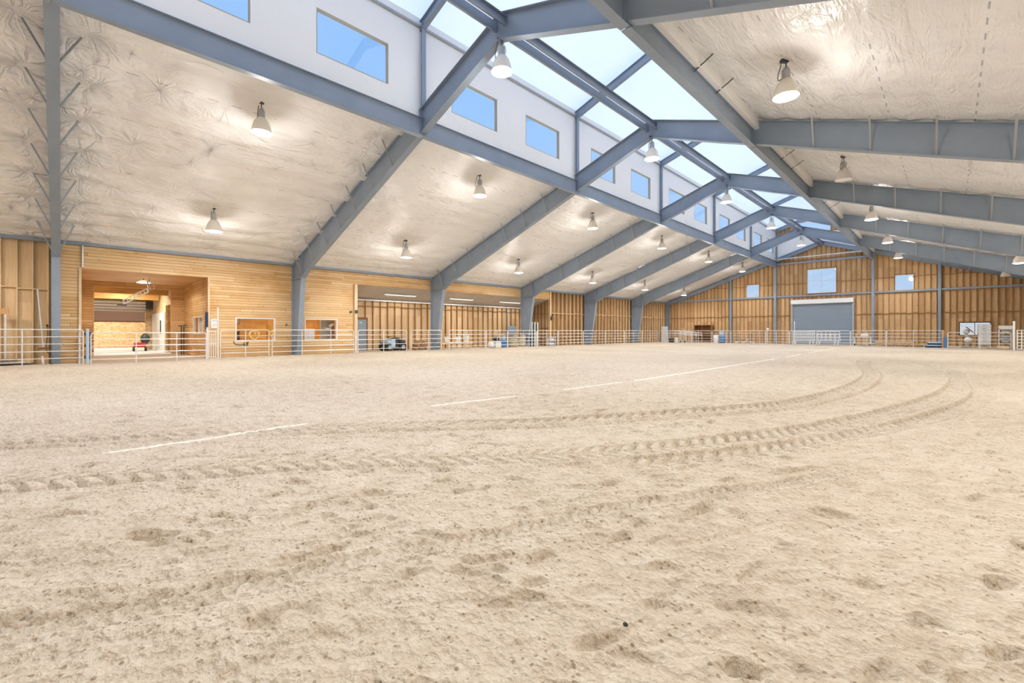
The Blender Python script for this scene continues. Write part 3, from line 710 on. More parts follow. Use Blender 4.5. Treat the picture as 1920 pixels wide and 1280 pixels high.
# ------------------------------------------------------------------ longitudinal steel, one piece per bay
bay_lab = ['behind the alcove post', 'alcove bay', 'second office window bay', 'quad bike bay', 'bay past the feed bags', 'second bare stud bay', 'last bay']
def ibeam_y(mb, x, z0, z1, y0, y1, fw, t=.016):
    mb.box((x-t/2, y0, z0+t), (x+t/2, y1, z1-t)); mb.box((x-fw/2, y0, z0), (x+fw/2, y1, z0+t)); mb.box((x-fw/2, y0, z1-t), (x+fw/2, y1, z1))
for b, (y0, y1) in enumerate(BAYS):
    a, c = y0+.02, y1-.02
    if b == 0: a = -9.2
    mb = MB(); ibeam_y(mb, MLX+.02, 8.17, 8.82, a, c, .20); tag(mb.build('ridge_side_beam', M['steel']), 'deep grey beam under the clerestory windows, '+bay_lab[b], 'steel beam', 'beams under the clerestory')
    mb = MB(); ibeam_y(mb, mir(MLX)-.02, 8.17, 8.82, a, c, .24)
    tag(mb.build('ridge_side_beam', M['steel']), 'deep grey beam on the roof side away from the office wall, '+bay_lab[b], 'steel beam', 'beams opposite the clerestory')
    for k, xo in enumerate((-.16, .16)):
        mb = MB(); x = RX+xo; mb.box((x-.01, a, 10.08), (x+.01, c, 10.34)); s_ = 1 if xo > 0 else -1
        mb.box((x, a, 10.08), (x+s_*.09, c, 10.095)); mb.box((x, a, 10.325), (x+s_*.09, c, 10.34))
        tag(mb.build('ridge_channel', M['steel']), ('office-side' if k == 0 else 'opposite')+' steel channel of the ridge pair, '+bay_lab[b], 'steel channel', 'pair of channels along the ridge')
    mb = MB(); mb.box((-25.745, a, 4.87), (-25.60, c, 4.885)); mb.box((-25.615, a, 4.885), (-25.60, c, 5.03)); mb.box((-25.745, a, 5.03), (-25.60, c, 5.045))
    tag(mb.build('eave_strut', M['steel']), 'thin blue-grey eave strut on top of the long wall, '+bay_lab[b], 'steel strut', 'eave struts')
    # top rail of the clerestory wall
    mb = MB(); mb.tube([(MLX-.02, a, 12.08), (MLX-.02, c, 12.08)], .05, 8)
    tag(mb.build('wall_top_pipe', M['galv_dark']), 'dull pipe along the top of the clerestory wall, '+bay_lab[b], 'pipe', 'pipes on top of the clerestory wall')
    if 1 <= b:
        for k, yy in enumerate((y0+3.7, y0+5.35)):
            mb = MB(); xx = mir(MLX); mb.bar((xx+.02, yy, 8.72), (xx+.55, yy+.05, roof(xx+.5)+.04), .05, .012)
            tag(mb.build('beam_brace', M['dark']), ('nearer' if k == 0 else 'farther')+' short brace above the beam, '+bay_lab[b], 'brace', 'short braces above the opposite beam')
# end wall steel
for x, lb in ((-17.96, 'steel end wall post right of the blue barrels'), (-13.40, 'steel end wall post left of the roller door'), (-5.16, 'steel end wall post right of the roller door'), (-.61, 'steel end wall post next to the blue board')):
    mb = MB(); zt = roof(x)-.40; y = 54.20
    mb.box((x-.01, y-.12, -.1), (x+.01, y+.12, zt))
    for e in (-.12, .12): mb.box((x-.10, y+e-.008, -.1), (x+.10, y+e+.008, zt))
    tag(mb.build('end_wall_post', M['steel']), lb, 'steel post', 'posts on the end wall')
mb = MB(); mb.box((XL+.35, 54.22, 4.93), (XR-.3, 54.36, 5.09)); tag(mb.build('wall_girt', M['steel']), 'long grey steel rail across the whole end wall above the roller door', 'steel rail')
mb = MB(); mb.box((-13.28, 54.2, 8.42), (-5.28, 54.36, 8.58)); tag(mb.build('wall_girt', M['steel']), 'grey steel rail high on the end wall above the four-pane window', 'steel rail')
mb = MB(); mb.tube([(-13.1, 53.8, 8.99), (-5.5, 53.8, 8.99)], .05, 8); tag(mb.build('conduit', M['galv']), 'pale pipe spanning below the gable peak at the end wall', 'pipe')
mb = MB(); mb.tube([(-17.6, 54.1, 1.8), (-13.6, 54.1, 4.9)], .012, 5); tag(mb.build('brace_rod', M['galv_dark']), 'thin diagonal brace rod between the end wall posts', 'rod')
mb = MB(); mb.tube([(-25.70, .61, 3.97), (-25.70, .61, 4.87)], .03, 8); tag(mb.build('conduit', M['galv']), 'short vertical pipe on the boards above the alcove corner', 'pipe')

# ------------------------------------------------------------------ high-bay lamps
def make_lamp(lit, drop=.92):
    root = thing('high_bay_lamp', '', 'ceiling lamp', (0,0,0)); z = -drop
    mb = MB(); mb.box((-.14,-.05,-.02), (.06,.05,.05)); mb.tube([(0,0,0), (0,0,z+.72)], .014, 6); mb.build('hanger', M['dark'], root)
    mb = MB(); mb.lathe([(.035,z+.76),(.05,z+.74),(.095,z+.70),(.10,z+.50),(.085,z+.46)], n=16, capt=False)
    mb.lathe([(0.001,z+.765),(.04,z+.76)], n=16); mb.build('ballast_housing', M['galv_dark'], root)
    mb = MB(); mb.tube([(-.115,0,z+.52),(-.12,0,z+.66),(-.07,0,z+.77),(0,0,z+.80),(.07,0,z+.77),(.12,0,z+.66),(.115,0,z+.52)], .010, 5); mb.build('yoke', M['galv'], root)
    mb = MB(); pr = [(.085,z+.47),(.13,z+.44),(.20,z+.34),(.255,z+.20),(.285,z+.06),(.305,z+.0),(.31,z-.015)]
    mb.lathe(pr, n=28); mb.lathe([(r-.008, h) for r, h in pr[::-1]], n=28); mb.build('reflector', M['reflector'], root)
    mb = MB(); mb.lathe([(.30,z-.005),(.25,z-.03),(.14,z-.05),(.001,z-.055)], n=28)
    mb.build('lens', M['lens'] if lit else M['lens_off'], root)
    mb = MB(); pts = [(-.12,0,-.02),(-.16,0,-.20),(-.20,.02,z+.55),(-.19,.02,z+.42),(-.12,0,z+.46)]
    mb.tube([Vector(p) for p in smooth3(pts)], .011, 6); mb.build('cable', M['dark'], root)
    if lit:
        ld = bpy.data.lights.new('bulb', 'SPOT'); ld.energy = LAMP_W; ld.spot_size = R(172); ld.spot_blend = .5; ld.shadow_soft_size = .22; ld.color = (1, .955, .90)
        lo = bpy.data.objects.new('bulb', ld); COL.objects.link(lo); lo.parent = root; lo.location = (0,0,z-.30)
        ld = bpy.data.lights.new('bulb_glow', 'POINT'); ld.energy = UPLIGHT_W; ld.shadow_soft_size = .2; ld.color = (1, .95, .88)
        lo = bpy.data.objects.new('bulb_glow', ld); COL.objects.link(lo); lo.parent = root; lo.location = (0,0,z-.28)
    return root
def smooth3(p, k=4):
    p = [Vector(q) for q in p]; out = []
    for i in range(len(p)-1):
        a, b, c, d = p[max(i-1,0)], p[i], p[i+1], p[min(i+2,len(p)-1)]
        for t in [j/k for j in range(k)]: out.append(.5*((2*b)+(c-a)*t+(2*a-5*b+4*c-d)*t*t+(3*b-a-3*c+d)*t**3))
    return out+[p[-1]]
proto = {True: None, False: None}
def lamp(x, y, z, label, group, lit=True, rz=0):
    if proto[lit] is None: proto[lit] = o = make_lamp(lit)
    else: o = copy_tree(proto[lit])
    o.location = (x, y, z); o.rotation_euler = (0,0,rz); tag(o, label, 'ceiling lamp', group)
yb = [4.42+9.12*k for k in range(-1, 6)]
names = ['behind the first frame', 'alcove bay', 'second office window bay', 'quad bike bay', 'bay past the feed bags', 'second bare stud bay', 'last bay']
for k, y in enumerate(yb):
    for x, row, grp in ((-15.43, 'lit lamp near the beam on the office-side slope, ', 'lamps on the upper office-side slope'), (-21.65, 'lit lamp low over the long wall, ', 'lamps on the lower office-side slope'),
                        (-3.10, 'lamp near the beam on the opposite slope, ', 'lamps on the upper opposite slope'), (3.05, 'lamp low on the opposite slope, ', 'lamps on the lower opposite slope')):
        if k == 0 and x > 0: continue
        off = (x == -3.10 and k == 3) or (x == 3.05 and k == 6)
        lb = row+names[k]
        if x > -5: lb = ('unlit ' if off else 'lit ')+lb
        lamp(x, y, roof(x)+.03, lb, grp, not off, rz=.4*k)
for k, y in enumerate(FY[:6]):
    lamp(RX, y, 9.775, 'lit lamp hanging under the ridge joint of the %s roof frame' % order[k], 'lamps along the ridge', True, rz=.7*k)

# ------------------------------------------------------------------ fences
RAILZ = (.27, .54, .82, 1.09, 1.37)
def panel(p, q, label, ups=(), name='fence_panel', cat='fence panel', group='galvanised fence panels', rz=RAILZ, m='galv', r=.021, feet=True, ramp=0, curved=True):
    """pipe panel from p to q (x, y); ups = distances along for the middle uprights"""
    p = Vector((p[0], p[1], 0)); q = Vector((q[0], q[1], 0)); L = (q-p).length; a = math.atan2(q.y-p.y, q.x-p.x)
    root = thing(name, label, cat, p, group, a)
    top = rz[-1]
    for z in rz[:-1]: mb = MB(); mb.tube([(0,0,z), (L,0,z)], r*.85, 6, cap=False); mb.build('rail', M[m], root)
    c = .10
    mb = MB(); mb.tube([(0,0,-.06), (0,0,top-c), (c*.3,0,top-c*.3), (c,0,top), (L-c,0,top), (L-c*.3,0,top-c*.3), (L,0,top-c), (L,0,-.06)], r, 8); mb.build('outer_pipe', M[m], root)
    for u in ups: mb = MB(); mb.tube([(u,0,-.05), (u,0,top)], r*.95, 6); mb.build('upright', M[m], root)
    return root
FX = -24.30
lf = [(-6.5,-2.95,(1.8,),'behind the first roof frame'), (-2.88,.60,(1.86,),'in front of the bare studs and blue post'),
 (5.22,7.30,(1.04,),'under the first office window'), (7.45,11.75,(1.45,2.98),'in front of the second office window'), (12.01,15.23,(1.63,),'in front of the grey door'),
 (15.58,17.90,(1.25,),'in front of the quad bike and logs'), (18.57,21.90,(1.6,),'that the white feed buckets hang on'), (21.98,24.15,(1.1,),'in front of empty store bay boards'), (24.22,27.5,(1.75,),'in front of the feed bags'),
 (27.59,30.33,(1.3,),'in front of the leaning slatted panel'), (30.4,34.1,(1.85,),'at the end of the store bay'), (34.2,37.8,(1.8,),'at the post past the store bay'), (37.9,41.5,(1.8,),'along the bare stud wall'), (41.6,45.2,(1.8,),'beside the last deep roof frame'), (45.3,48.9,(1.8,),'at the far corner of the arena')]
for a, b, ups, lb in lf: panel((FX, a), (FX, b), 'galvanised fence panel along the long wall, '+lb, ups)
EYF = 49.0
ef = [(-24.2,-20.35,(1.14,),'by the heap of metal gates'), (-20.29,-18.2,(.7,),'in front of the brown cupboard'), (-18.1,-16.3,(1.41,),'in front of the blue barrels'), (-16.2,-13.0,(.8,1.87,2.7),'in front of the wooden bench'),
      (-12.92,-10.95,(.9,),'left of the aluminium benches'), (-10.9,-6.25,(2.3,),'in front of the roller door'), (-6.19,-3.82,(1.1,),'in front of the metal cart'), (-3.77,-.40,(1.68,),'in front of the timber pile')]
for a, b, ups, lb in ef: panel((a, EYF), (b, EYF), 'galvanised pipe fence panel along the end wall, '+lb, ups)
panel((FX, .82), (FX, 4.66), 'galvanised pipe gate closing the alcove doorway', (1.38, 2.75), 'pipe_gate', 'gate', None, (.17,.44,.71,.97,1.24))
panel((-.08, 47.5), (3.14, 47.5), 'galvanised pipe gate in front of the bottom sliding window', (1.7,), 'pipe_gate', 'gate', None, (.15,.42,.68,.95,1.22))
g = thing('walk_gate', 'narrow galvanised gate with upright bars beside the tall pipe', 'gate', (FX, 4.76, 0), None, R(90))
for u in (0, .09, .18, .27): mb = MB(); mb.tube([(u,0,0.02), (u,0,1.36 if u in (0,.27) else 1.2)], .018, 6); mb.build('bar', M['galv'], g)
for z in (.12, .72, 1.3): mb = MB(); mb.tube([(0,0,z), (.27,0,z)], .018, 6); mb.build('rail', M['galv'], g)
for (x, y, h, r, mm, lb) in ((FX+.02, .72, 1.36, .05, 'pale_blue', 'thick pale blue gate post at the alcove'), (FX-.08, .50, 1.50, .035, 'galv', 'slim galvanised post just left of the alcove gate'),
      (FX, 5.12, 2.38, .035, 'galv', 'tall thin galvanised pipe beside the notice'), (FX, 4.70, 1.45, .04, 'galv', 'galvanised latch post at the far end of the alcove gate'),
      (FX, 11.86, 1.0, .035, 'galv', 'short bent galvanised post where the office boards end'), (-10.57, 49.3, 2.23, .04, 'galv', 'tall thin post by the aluminium benches')):
    mb = MB(); mb.tube([(x,y,-.05), (x,y,h)], r, 10); mb.blob((x,y,h), r*1.15, r*1.15, r*.9); tag(mb.build('post', M[mm], offset=(x,y,0)), lb, 'post')
mb = MB(); mb.tube([(3.22,46.5,-.05),(3.22,46.5,1.9)], .06, 12); mb.blob((3.22,46.5,1.93), .08,.08,.08); tag(mb.build('post', M['white'], offset=(3.22,46.5,0)), 'thick white post with a round cap beside the white lattice gate', 'post')
g = thing('lattice_gate', 'heavy white lattice gate at the very edge by the white post', 'gate', (3.33,46.5,0))
for k in range(14): mb = MB(); mb.box((k*.2,-.02,.05), (k*.2+.06,.02,1.40)); mb.build('bar', M['white'], g)
for k in range(7): mb = MB(); mb.box((0,-.03,.06+k*.215), (2.66,.0,.11+k*.215)); mb.build('rail', M['white'], g)

# ------------------------------------------------------------------ things on and by the long wall
mb = MB(); mb.box((-25.70,5.13,1.45), (-25.735,5.44,1.90), 0); mb.box((-25.698,5.17,1.80),(-25.70,5.40,1.84),1); mb.box((-25.698,5.2,1.64),(-25.70,5.37,1.66),1); mb.box((-25.698,5.2,1.57),(-25.70,5.33,1.59),1)
tag(mb.build('notice', [M['paper'], M['pale_blue']]), 'white paper notice pinned on the boards by the alcove', 'notice')
mb = MB(); mb.box((-25.70,4.88,1.38), (-25.66,5.0,2.23)); tag(mb.build('blue_strip', M['navy']), 'dark blue strip of fabric on the alcove corner', 'strip')
mb = MB(); mb.box((-25.74,12.18,2.42), (-25.66,12.30,2.52)); mb.box((-25.60,12.46,2.40), (-25.50,12.60,2.58)); tag(mb.build('junction_box', M['dark']), 'small dark electrical box where the office boards end', 'electrical box')
mb = MB(); mb.box((-25.66,31.0,2.3), (-25.52,31.12,2.62)); mb.blob((-25.5,31.06,2.75), .08,.08,.08); tag(mb.build('junction_box', M['dark']), 'small dark electrical box on the far corner post of the store bay', 'electrical box')
mb = MB(); mb.box((-25.74,8.55,1.63), (-25.68,8.63,1.70)); tag(mb.build('wall_tap', M['dark']), 'little dark fitting on the boards between the office windows', 'fitting')
# alcove lamp and the perforated arm hanging from it
t = thing('alcove_lamp', 'oval lit lamp tilted under the alcove ceiling', 'lamp', (-28.5,2.86,3.93))
mb = MB(); mb.tube([(0,0,0),(0,0,-.10)], .02, 6); mb.build('hanger', M['dark'], t)
mb = MB(); mb.lathe([(.03,-.09),(.12,-.11),(.27,-.20),(.28,-.22)], n=24); mb.build('reflector', M['reflector'], t)
mb = MB(); mb.lathe([(.275,-.22),(.15,-.245),(.001,-.25)], n=24); mb.build('lens', M['lens'], t)
ld = bpy.data.lights.new('bulb', 'SPOT'); ld.energy = 150; ld.spot_size = R(172); ld.shadow_soft_size = .15; ld.color = (1,.86,.66); lo = bpy.data.objects.new('bulb', ld); COL.objects.link(lo); lo.parent = t; lo.location = (0,0,-.42)
t = thing('hoist_arm', 'white perforated metal arm sloping down from the alcove ceiling', 'metal arm', (-28.2,3.0,3.93))
mb = MB()
p0, p1 = Vector((0,.02,-.68)), Vector((0,-.93,-1.33))
for dz in (0, .20): mb.bar(p0+Vector((0,0,dz)), p1+Vector((0,0,dz)), .09, .055)
for k in range(8):
    a = p0.lerp(p1, k/7.5); b = p0.lerp(p1, (k+.6)/7.5); mb.bar(a, b+Vector((0,0,.20)), .07, .035)
mb.build('truss', M['white'], t)
mb = MB(); mb.bar((0,.03,-.6), (0,-.02,-.15), .05, .05); mb.bar((0,.10,-.62), (0,.06,-.15), .03, .03); mb.bar((0,.04,-.15),(0,.04,0),.04,.04); mb.build('drop_arm', M['galv_dark'], t)
mb = MB(); mb.tube(smooth3([(0,.05,-.6),(0,.24,-.5),(0,.18,-.22),(0,.06,-.1)]), .012, 6); mb.build('cable', M['white'], t)
mb = MB(); mb.box((-.05,-1.15,-1.40), (.05,-.80,-1.34)); mb.build('end_plate', M['dark'], t)
# aisle things
t = thing('roll_up_door', 'half raised roll-up door at the end of the aisle behind the alcove', 'door', (-40,2.1,2.0))
mb = MB()
for k in range(4): mb.tube([(.0,-2.0,.72+k*.19),(.0,2.02,.72+k*.19)], .105, 14)
mb.build('roll', M['galv'], t)
mb = MB(); mb.box((.10,-1.95,0), (.16,1.98,.64)); mb.build('curtain', M['door_panel'], t)
mb = MB(); mb.box((.10,-1.95,-.08), (.22,1.98,.0)); mb.build('bottom_bar', M['brown'], t)
mb = MB(); mb.box((-.1,2.05,.85), (.3,2.45,1.38)); mb.build('motor', M['dark'], t)
t = thing('aisle_fill_lamp', 'added white lamp under the aisle ceiling behind the alcove', 'lamp', (-35.0,2.5,3.98))  # added to brighten the aisle, no source known here
mb = MB(); mb.box((-.15,-.5,-.12), (.15,.5,0)); mb.build('body', M['white'], t)
mb = MB(); mb.box((-.12,-.46,-.14), (.12,.46,-.12)); mb.build('lens', M['tube'], t)
def area(parent, loc, W, sx_, sy_, col=(1,.92,.8)):
    ld = bpy.data.lights.new('bulb', 'AREA'); ld.shape = 'RECTANGLE'; ld.size = sx_; ld.size_y = sy_; ld.energy = W; ld.color = col
    lo = bpy.data.objects.new('bulb', ld); COL.objects.link(lo); lo.parent = parent; lo.location = loc
area(t, (0,0,-.16), 230, .3, .9)
t = thing('aisle_fill_lamp', 'added white lamp in the strand-board room beyond the roll-up door', 'lamp', (-43,2.2,3.98))  # added to brighten the room beyond, no source known here
mb = MB(); mb.box((-.15,-.5,-.12), (.15,.5,0)); mb.build('body', M['white'], t)
mb = MB(); mb.box((-.12,-.46,-.14), (.12,.46,-.12)); mb.build('lens', M['tube'], t)
area(t, (0,0,-.16), 300, .3, .9)
t = thing('pull_wagon', 'red and dark wagon parked at the far end of the aisle', 'wagon', (-37.3,3.55,.02))
mb = MB(); mb.box((-.35,-.28,.25), (.35,.28,.55)); mb.build('tray', M['red'], t, bevel=.03)
mb = MB(); mb.blob((.1,.25,.8), .28,.25,.35, 3); mb.build('load', M['dark'], t)
for x in (-.25,.25):
    for y in (-.3,.3): mb = MB(); mb.tube([(x,y-.03,.14),(x,y+.03,.14)], .14, 14); mb.build('wheel', M['black'], t)
mb = MB(); mb.box((-35.9,4.40,1.15),(-35.8,4.455,2.0)); tag(mb.build('slot_opening', M['dark']), 'tall dark slot on the white aisle lining', 'slot')
t = thing('coat_stand', 'dark slim stand in the far corner of the alcove', 'stand', (-31.0,4.82,-.02))
for dy in (-.05,.06): mb = MB(); mb.tube([(0,dy,0),(0,dy,1.6)], .03, 6); mb.build('pole', M['dark'], t)
mb = MB(); mb.bar((0,-.18,1.62), (.5,.10,1.66), .05, .05); mb.build('arm', M['dark'], t)
t = thing('tack_bundle', 'dark and brown tangle of tack hanging behind the alcove gate', 'tack', (-25.45,.78,-.02))
for k in range(5): mb = MB(); mb.blob((0,.0+.04*(k % 2),.25+k*.24), .10,.13,.10, k); mb.build('bundle', M['brown' if k % 2 else 'dark'], t)
mb = MB(); mb.box((-29.1,5.28,1.2), (-27.9,5.30,2.05)); tag(mb.build('curtain', M['curtain']), 'pale curtain behind the alcove side window', 'curtain')
# office contents
t = thing('office_lamp', 'ceiling light inside the office behind the first window', 'lamp', (-27.8,7.0,2.85)); mb = MB(); mb.box((-.1,-.5,-.06), (.1,.5,0)); mb.build('lens', M['tube'], t); area(t, (0,0,-.1), 70, .2, .9, (1,.82,.55))
t = thing('office_lamp', 'ceiling light inside the office behind the second window', 'lamp', (-27.6,10.4,2.85)); mb = MB(); mb.box((-.1,-.5,-.06), (.1,.5,0)); mb.build('lens', M['tube'], t); area(t, (0,0,-.1), 110, .2, .9, (1,.80,.45))
t = thing('framed_picture', 'dark framed picture on the office wall through the first window', 'picture', (-29.97,7.2,1.9))
mb = MB(); mb.box((0,-.22,-.18), (.03,.22,.18)); mb.build('frame', M['brown'], t); mb = MB(); mb.box((.03,-.17,-.13), (.035,.17,.13)); mb.build('print', M['galv_dark'], t)
t = thing('shelf_unit', 'dark office shelf below the picture', 'shelf', (-29.7,6.9,.05))
for z in (.5,.85,1.2): mb = MB(); mb.box((-.25,-.7,z), (.2,.4,z+.06)); mb.build('shelf', M['dark'], t)
for y in (-.7,.36): mb = MB(); mb.box((-.25,y,0), (.2,y+.05,1.25)); mb.build('side_panel', M['dark'], t)
t = thing('refrigerator', 'pale grey refrigerator behind the second office window', 'refrigerator', (-26.5,9.95,.05))
mb = MB(); mb.box((-.35,-.33,0), (.33,.33,1.4)); mb.build('body', M['curtain'], t, bevel=.02)
mb = MB(); mb.box((.335,-.32,.02), (.36,.32,.9)); mb.build('door', M['curtain'], t); mb = MB(); mb.box((.335,-.32,.93), (.36,.32,1.38)); mb.build('door', M['curtain'], t)
mb = MB(); mb.box((-26.6,10.75,.05), (-26.5,11.6,2.5)); tag(mb.build('room_divider', M['galv_dark']), 'grey brown divider behind the second office window', 'divider')
t = thing('reflection_shape', 'white shape standing for a reflection inside the second office window', 'lamp', (-26.2,11.2,1.35)); mb = MB(); mb.bar((0,-.3,.12), (0,.05,.12), .1, .06); mb.build('arm', M['white'], t); mb = MB(); mb.bar((0,-.05,.25), (0,.18,.38), .16, .14); mb.build('reflection_bar', M['white'], t)  # white bars added to draw a reflection over the dark divider
# ropes and halters hanging on the fence
def rope(y, z, s, label, seed=0):
    rnd = random.Random(seed); mb = MB(); t = thing('rope', label, 'rope', (FX+.05, y, z))
    for k in range(4):
        w_ = s*(.9+.2*rnd.random()); pts = [(.02*k, w_*math.sin(a)*(.75+.25*math.cos(a)), -.62*s+.9*s*math.cos(a)*.9) for a in [2*math.pi*j/22 for j in range(22)]]
        mb.tube(pts, .019, 6, closed=True)
    mb.build('coil', M['rope'], t)
    mb = MB(); mb.tube([(.05,-.10*s,.0), (.06,.0,.06), (.05,.10*s,0), (.05,.14*s,-.5*s)], .02, 6); mb.build('wrap', M['rope'], t)
rope(6.62, 1.28, .26, 'coil of yellow rope hung on the fence under the first office window')
rope(7.40, 1.28, .15, 'small yellow rope loop on the fence post right of the rope coil', 3)
t = thing('halter', 'dark halter dangling from the rail under the first office window', 'halter', (FX-.0, 6.05, .82))
mb = MB(); mb.tube(smooth3([(0,-.30,0),(0,-.22,-.14),(0,.05,-.17),(0,.25,-.14),(0,.33,-.02)]), .022, 6); mb.build('strap', M['dark'], t)
mb = MB(); mb.tube([(0,.1*math.cos(a)+.22,-.14+.07*math.sin(a)) for a in [j*.628 for j in range(10)]], .02, 6, closed=True); mb.build('noseband', M['black'], t)
# left end things
t = thing('tool_stand', 'wooden cross board on a slim white post at the edge of the bare studs', 'stand', (-25.34,-1.56,-.02))
mb = MB(); mb.box((-.05,-.28,1.98), (.05,.16,2.18)); mb.build('cross_board', M['orange'], t); mb = MB(); mb.tube([(0,.07,0),(0,.07,1.99)], .028, 8); mb.build('post', M['galv'], t)
t = thing('pallet', 'dark low pallet with silver rims lying under the first fence rail', 'pallet', (-24.85,-1.5,-.0))
for k in range(3): mb = MB(); mb.box((-.35,-.7,.04+k*.09), (.35,.75-.2*k,.08+k*.09)); mb.build('slab', M['dark' if k % 2 == 0 else 'galv'], t)
t = thing('rake', 'long-handled rake leaning on the bare studs', 'rake', (-25.62,-.66,2.95))
mb = MB(); mb.tube([(0,0,0), (.35,.17,-2.3)], .028, 8); mb.build('handle', M['curtain'], t); mb = MB(); mb.bar((.36,.02,-2.33), (.40,.34,-2.30), .05, .08); mb.build('head', M['brown'], t)
t = thing('walking_cane', 'hooked cane hanging on the studs left of the blue post', 'cane', (-25.62,-.40,1.5))
mb = MB(); mb.tube(smooth3([(0,0,0),(.02,0,-.4),(.02,-.03,-.85),(.02,.02,-1.05),(.02,.08,-.98)]), .022, 8); mb.build('shaft', M['stud'], t); mb = MB(); mb.blob((0,0,.03), .04,.04,.05); mb.build('knob', M['dark'], t)
mb = MB(); mb.tube([(-24.62,-.52,.36),(-24.6,-.48,-.05)], .035, 8); tag(mb.build('pipe_stub', M['galv']), 'short pale pipe sticking up from the sand by the blue post', 'pipe')
# store bay things
for k, (a, b) in enumerate(((15.2,17.7), (20.64,23.02), (25.9,28.45))):
    t = thing('tube_light', ['fluorescent tube over the quad bike in the store bay', 'middle fluorescent tube of the store bay ceiling', 'fluorescent tube over the feed bags in the store bay'][k], 'tube light', (-27,(a+b)/2,bayroof(-27)+.02), 'tube lights in the store bay')
    mb = MB(); mb.box((-.05,-(b-a)/2,-.02), (.05,(b-a)/2,.04)); mb.build('housing', M['white'], t); mb = MB(); mb.tube([(0,-(b-a)/2+.05,-.04),(0,(b-a)/2-.05,-.04)], .022, 8); mb.build('tube', M['tube'], t)
    area(t, (0,0,-.09), 26, .1, b-a-.1)
def wheel(root, x, y, z, r, w_, ax='x'):
    mb = MB(); 
    prof_ = [(r*.55,-w_/2),(r*.9,-w_/2),(r,-w_*.3),(r,w_*.3),(r*.9,w_/2),(r*.55,w_/2)]
    n_ = 20; vs = []; fs = []
    for rr, h_ in prof_:
        for k in range(n_): a = 2*math.pi*k/n_; vs.append((x+h_, y+rr*math.cos(a), z+rr*math.sin(a)) if ax == 'x' else (x+rr*math.cos(a), y+h_, z+rr*math.sin(a)))
    for i in range(len(prof_)-1):
        for k in range(n_): fs.append((i*n_+k, i*n_+(k+1) % n_, (i+1)*n_+(k+1) % n_, (i+1)*n_+k))
    fs += [tuple(range(n_)), tuple(range((len(prof_)-1)*n_, len(prof_)*n_))]
    mb.add(vs, fs, 0, True); w__ = mb.build('wheel', M['black'], root)
    mb = MB(); mb.tube([(x-w_*.52,y,z),(x+w_*.52,y,z)] if ax == 'x' else [(x,y-w_*.52,z),(x,y+w_*.52,z)], r*.5, 14); mb.build('hub', M['galv_dark'], w__)
t = thing('quad_bike', 'dark quad bike with a pale blue fender parked in the store bay', 'quad bike', (-26.6,15.6,-.02))
for x in (-.42,.42):
    for y in (-.5,.5): wheel(t, x, y, .28, .28, .2)
mb = MB(); mb.blob((0,0,.55), .30,.62,.20, 2, p=.7); mb.build('body', M['dark'], t)
mb = MB(); mb.blob((0,.15,.80), .17,.38,.10, 4, p=.8); mb.build('seat', M['black'], t)
for y, mm in ((-.48,'pale_blue'), (.5,'dark')): mb = MB(); mb.blob((.05,y,.62), .5,.24,.13, 5, p=.6); mb.build('fender', M[mm], t)
mb = MB(); mb.tube(smooth3([(-.38,-.15,1.02),(-.15,-.28,.98),(.15,-.28,.98),(.38,-.15,1.02)]), .02, 6); mb.tube([(0,-.27,.98),(0,-.35,.6)], .03, 6); mb.build('handlebar', M['dark'], t)
mb = MB(); mb.box((-.35,.3,.92), (.35,.72,.95)); mb.box((-.3,-.72,.82),(.3,-.4,.85)); mb.build('cargo_rack', M['galv_dark'], t)
mb = MB(); mb.box((.46,-.42,.25), (.54,-.1,.82)); mb.build('side_panel', M['pale_blue'], t, bevel=.05)
li = 0
for r_, (y0, nn, z) in enumerate(((17.2,4,.12), (17.32,3,.34), (17.45,2,.55))):
    for k in range(nn):
        mb = MB(); y = y0+k*.25; mb.tube([(-.35,0,0),(.35,.03*((k % 2)-.5),.02)], .12, 10); o = mb.build('log', M['log'])
        o.location = (-26.4, y, z); tag(o, ['log in the bottom row of the log pile', 'log in the middle row of the log pile', 'log on top of the log pile'][r_]+' beside the quad bike, '+['end one','second one','third one','last one'][k], 'log', 'logs in the store bay'); li += 1
def bucket(x, y, z, mm, label, s=1.0, hang=True, group=None):
    t = thing('bucket', label, 'bucket', (x,y,z), group)
    mb = MB(); mb.lathe([(.001,0),(.15*s,0),(.20*s,.36*s),(.215*s,.37*s),(.215*s,.40*s),(.19*s,.40*s),(.14*s,.03*s),(.001,.03*s)], n=20); mb.build('body', M[mm], t)
    mb = MB(); mb.tube([(0,.2*s*math.cos(a),.36*s+.22*s*math.sin(a)) for a in [math.pi*j/10 for j in range(11)]], .008, 5); mb.build('handle', M['galv'], t)
bucket(FX-.28, 18.57, .53, 'white', 'white feed bucket on the fence, nearest the grey post', group='feed buckets on the fence')
bucket(FX-.28, 19.5, .53, 'white', 'white feed bucket on the fence, middle one of three', group='feed buckets on the fence')
bucket(FX-.28, 20.25, .53, 'white', 'largest white feed bucket on the fence, last of three', 1.2, group='feed buckets on the fence')
mb = MB(); mb.box((-24.75,18.1,.42), (-24.45,20.8,.52)); mb.box((-24.7,18.3,-.05),(-24.6,18.4,.42)); mb.box((-24.7,20.5,-.05),(-24.6,20.6,.42)); tag(mb.build('bench', M['stud_pale']), 'low wooden bench under the white feed buckets', 'bench')
def bin_(x0,x1,y0,y1,z0,z1,mm,lid,label):
    t = thing('storage_bin', label, 'bin', ((x0+x1)/2,(y0+y1)/2,z0)); w_,l_,h_ = (x1-x0)/2,(y1-y0)/2,z1-z0
    mb = MB(); mb.box((-w_,-l_,0),(w_,l_,h_*.86)); mb.build('body', M[mm], t, bevel=.03); mb = MB(); mb.box((-w_-.02,-l_-.02,h_*.86),(w_+.02,l_+.02,h_)); mb.build('lid', M[lid], t, bevel=.02)
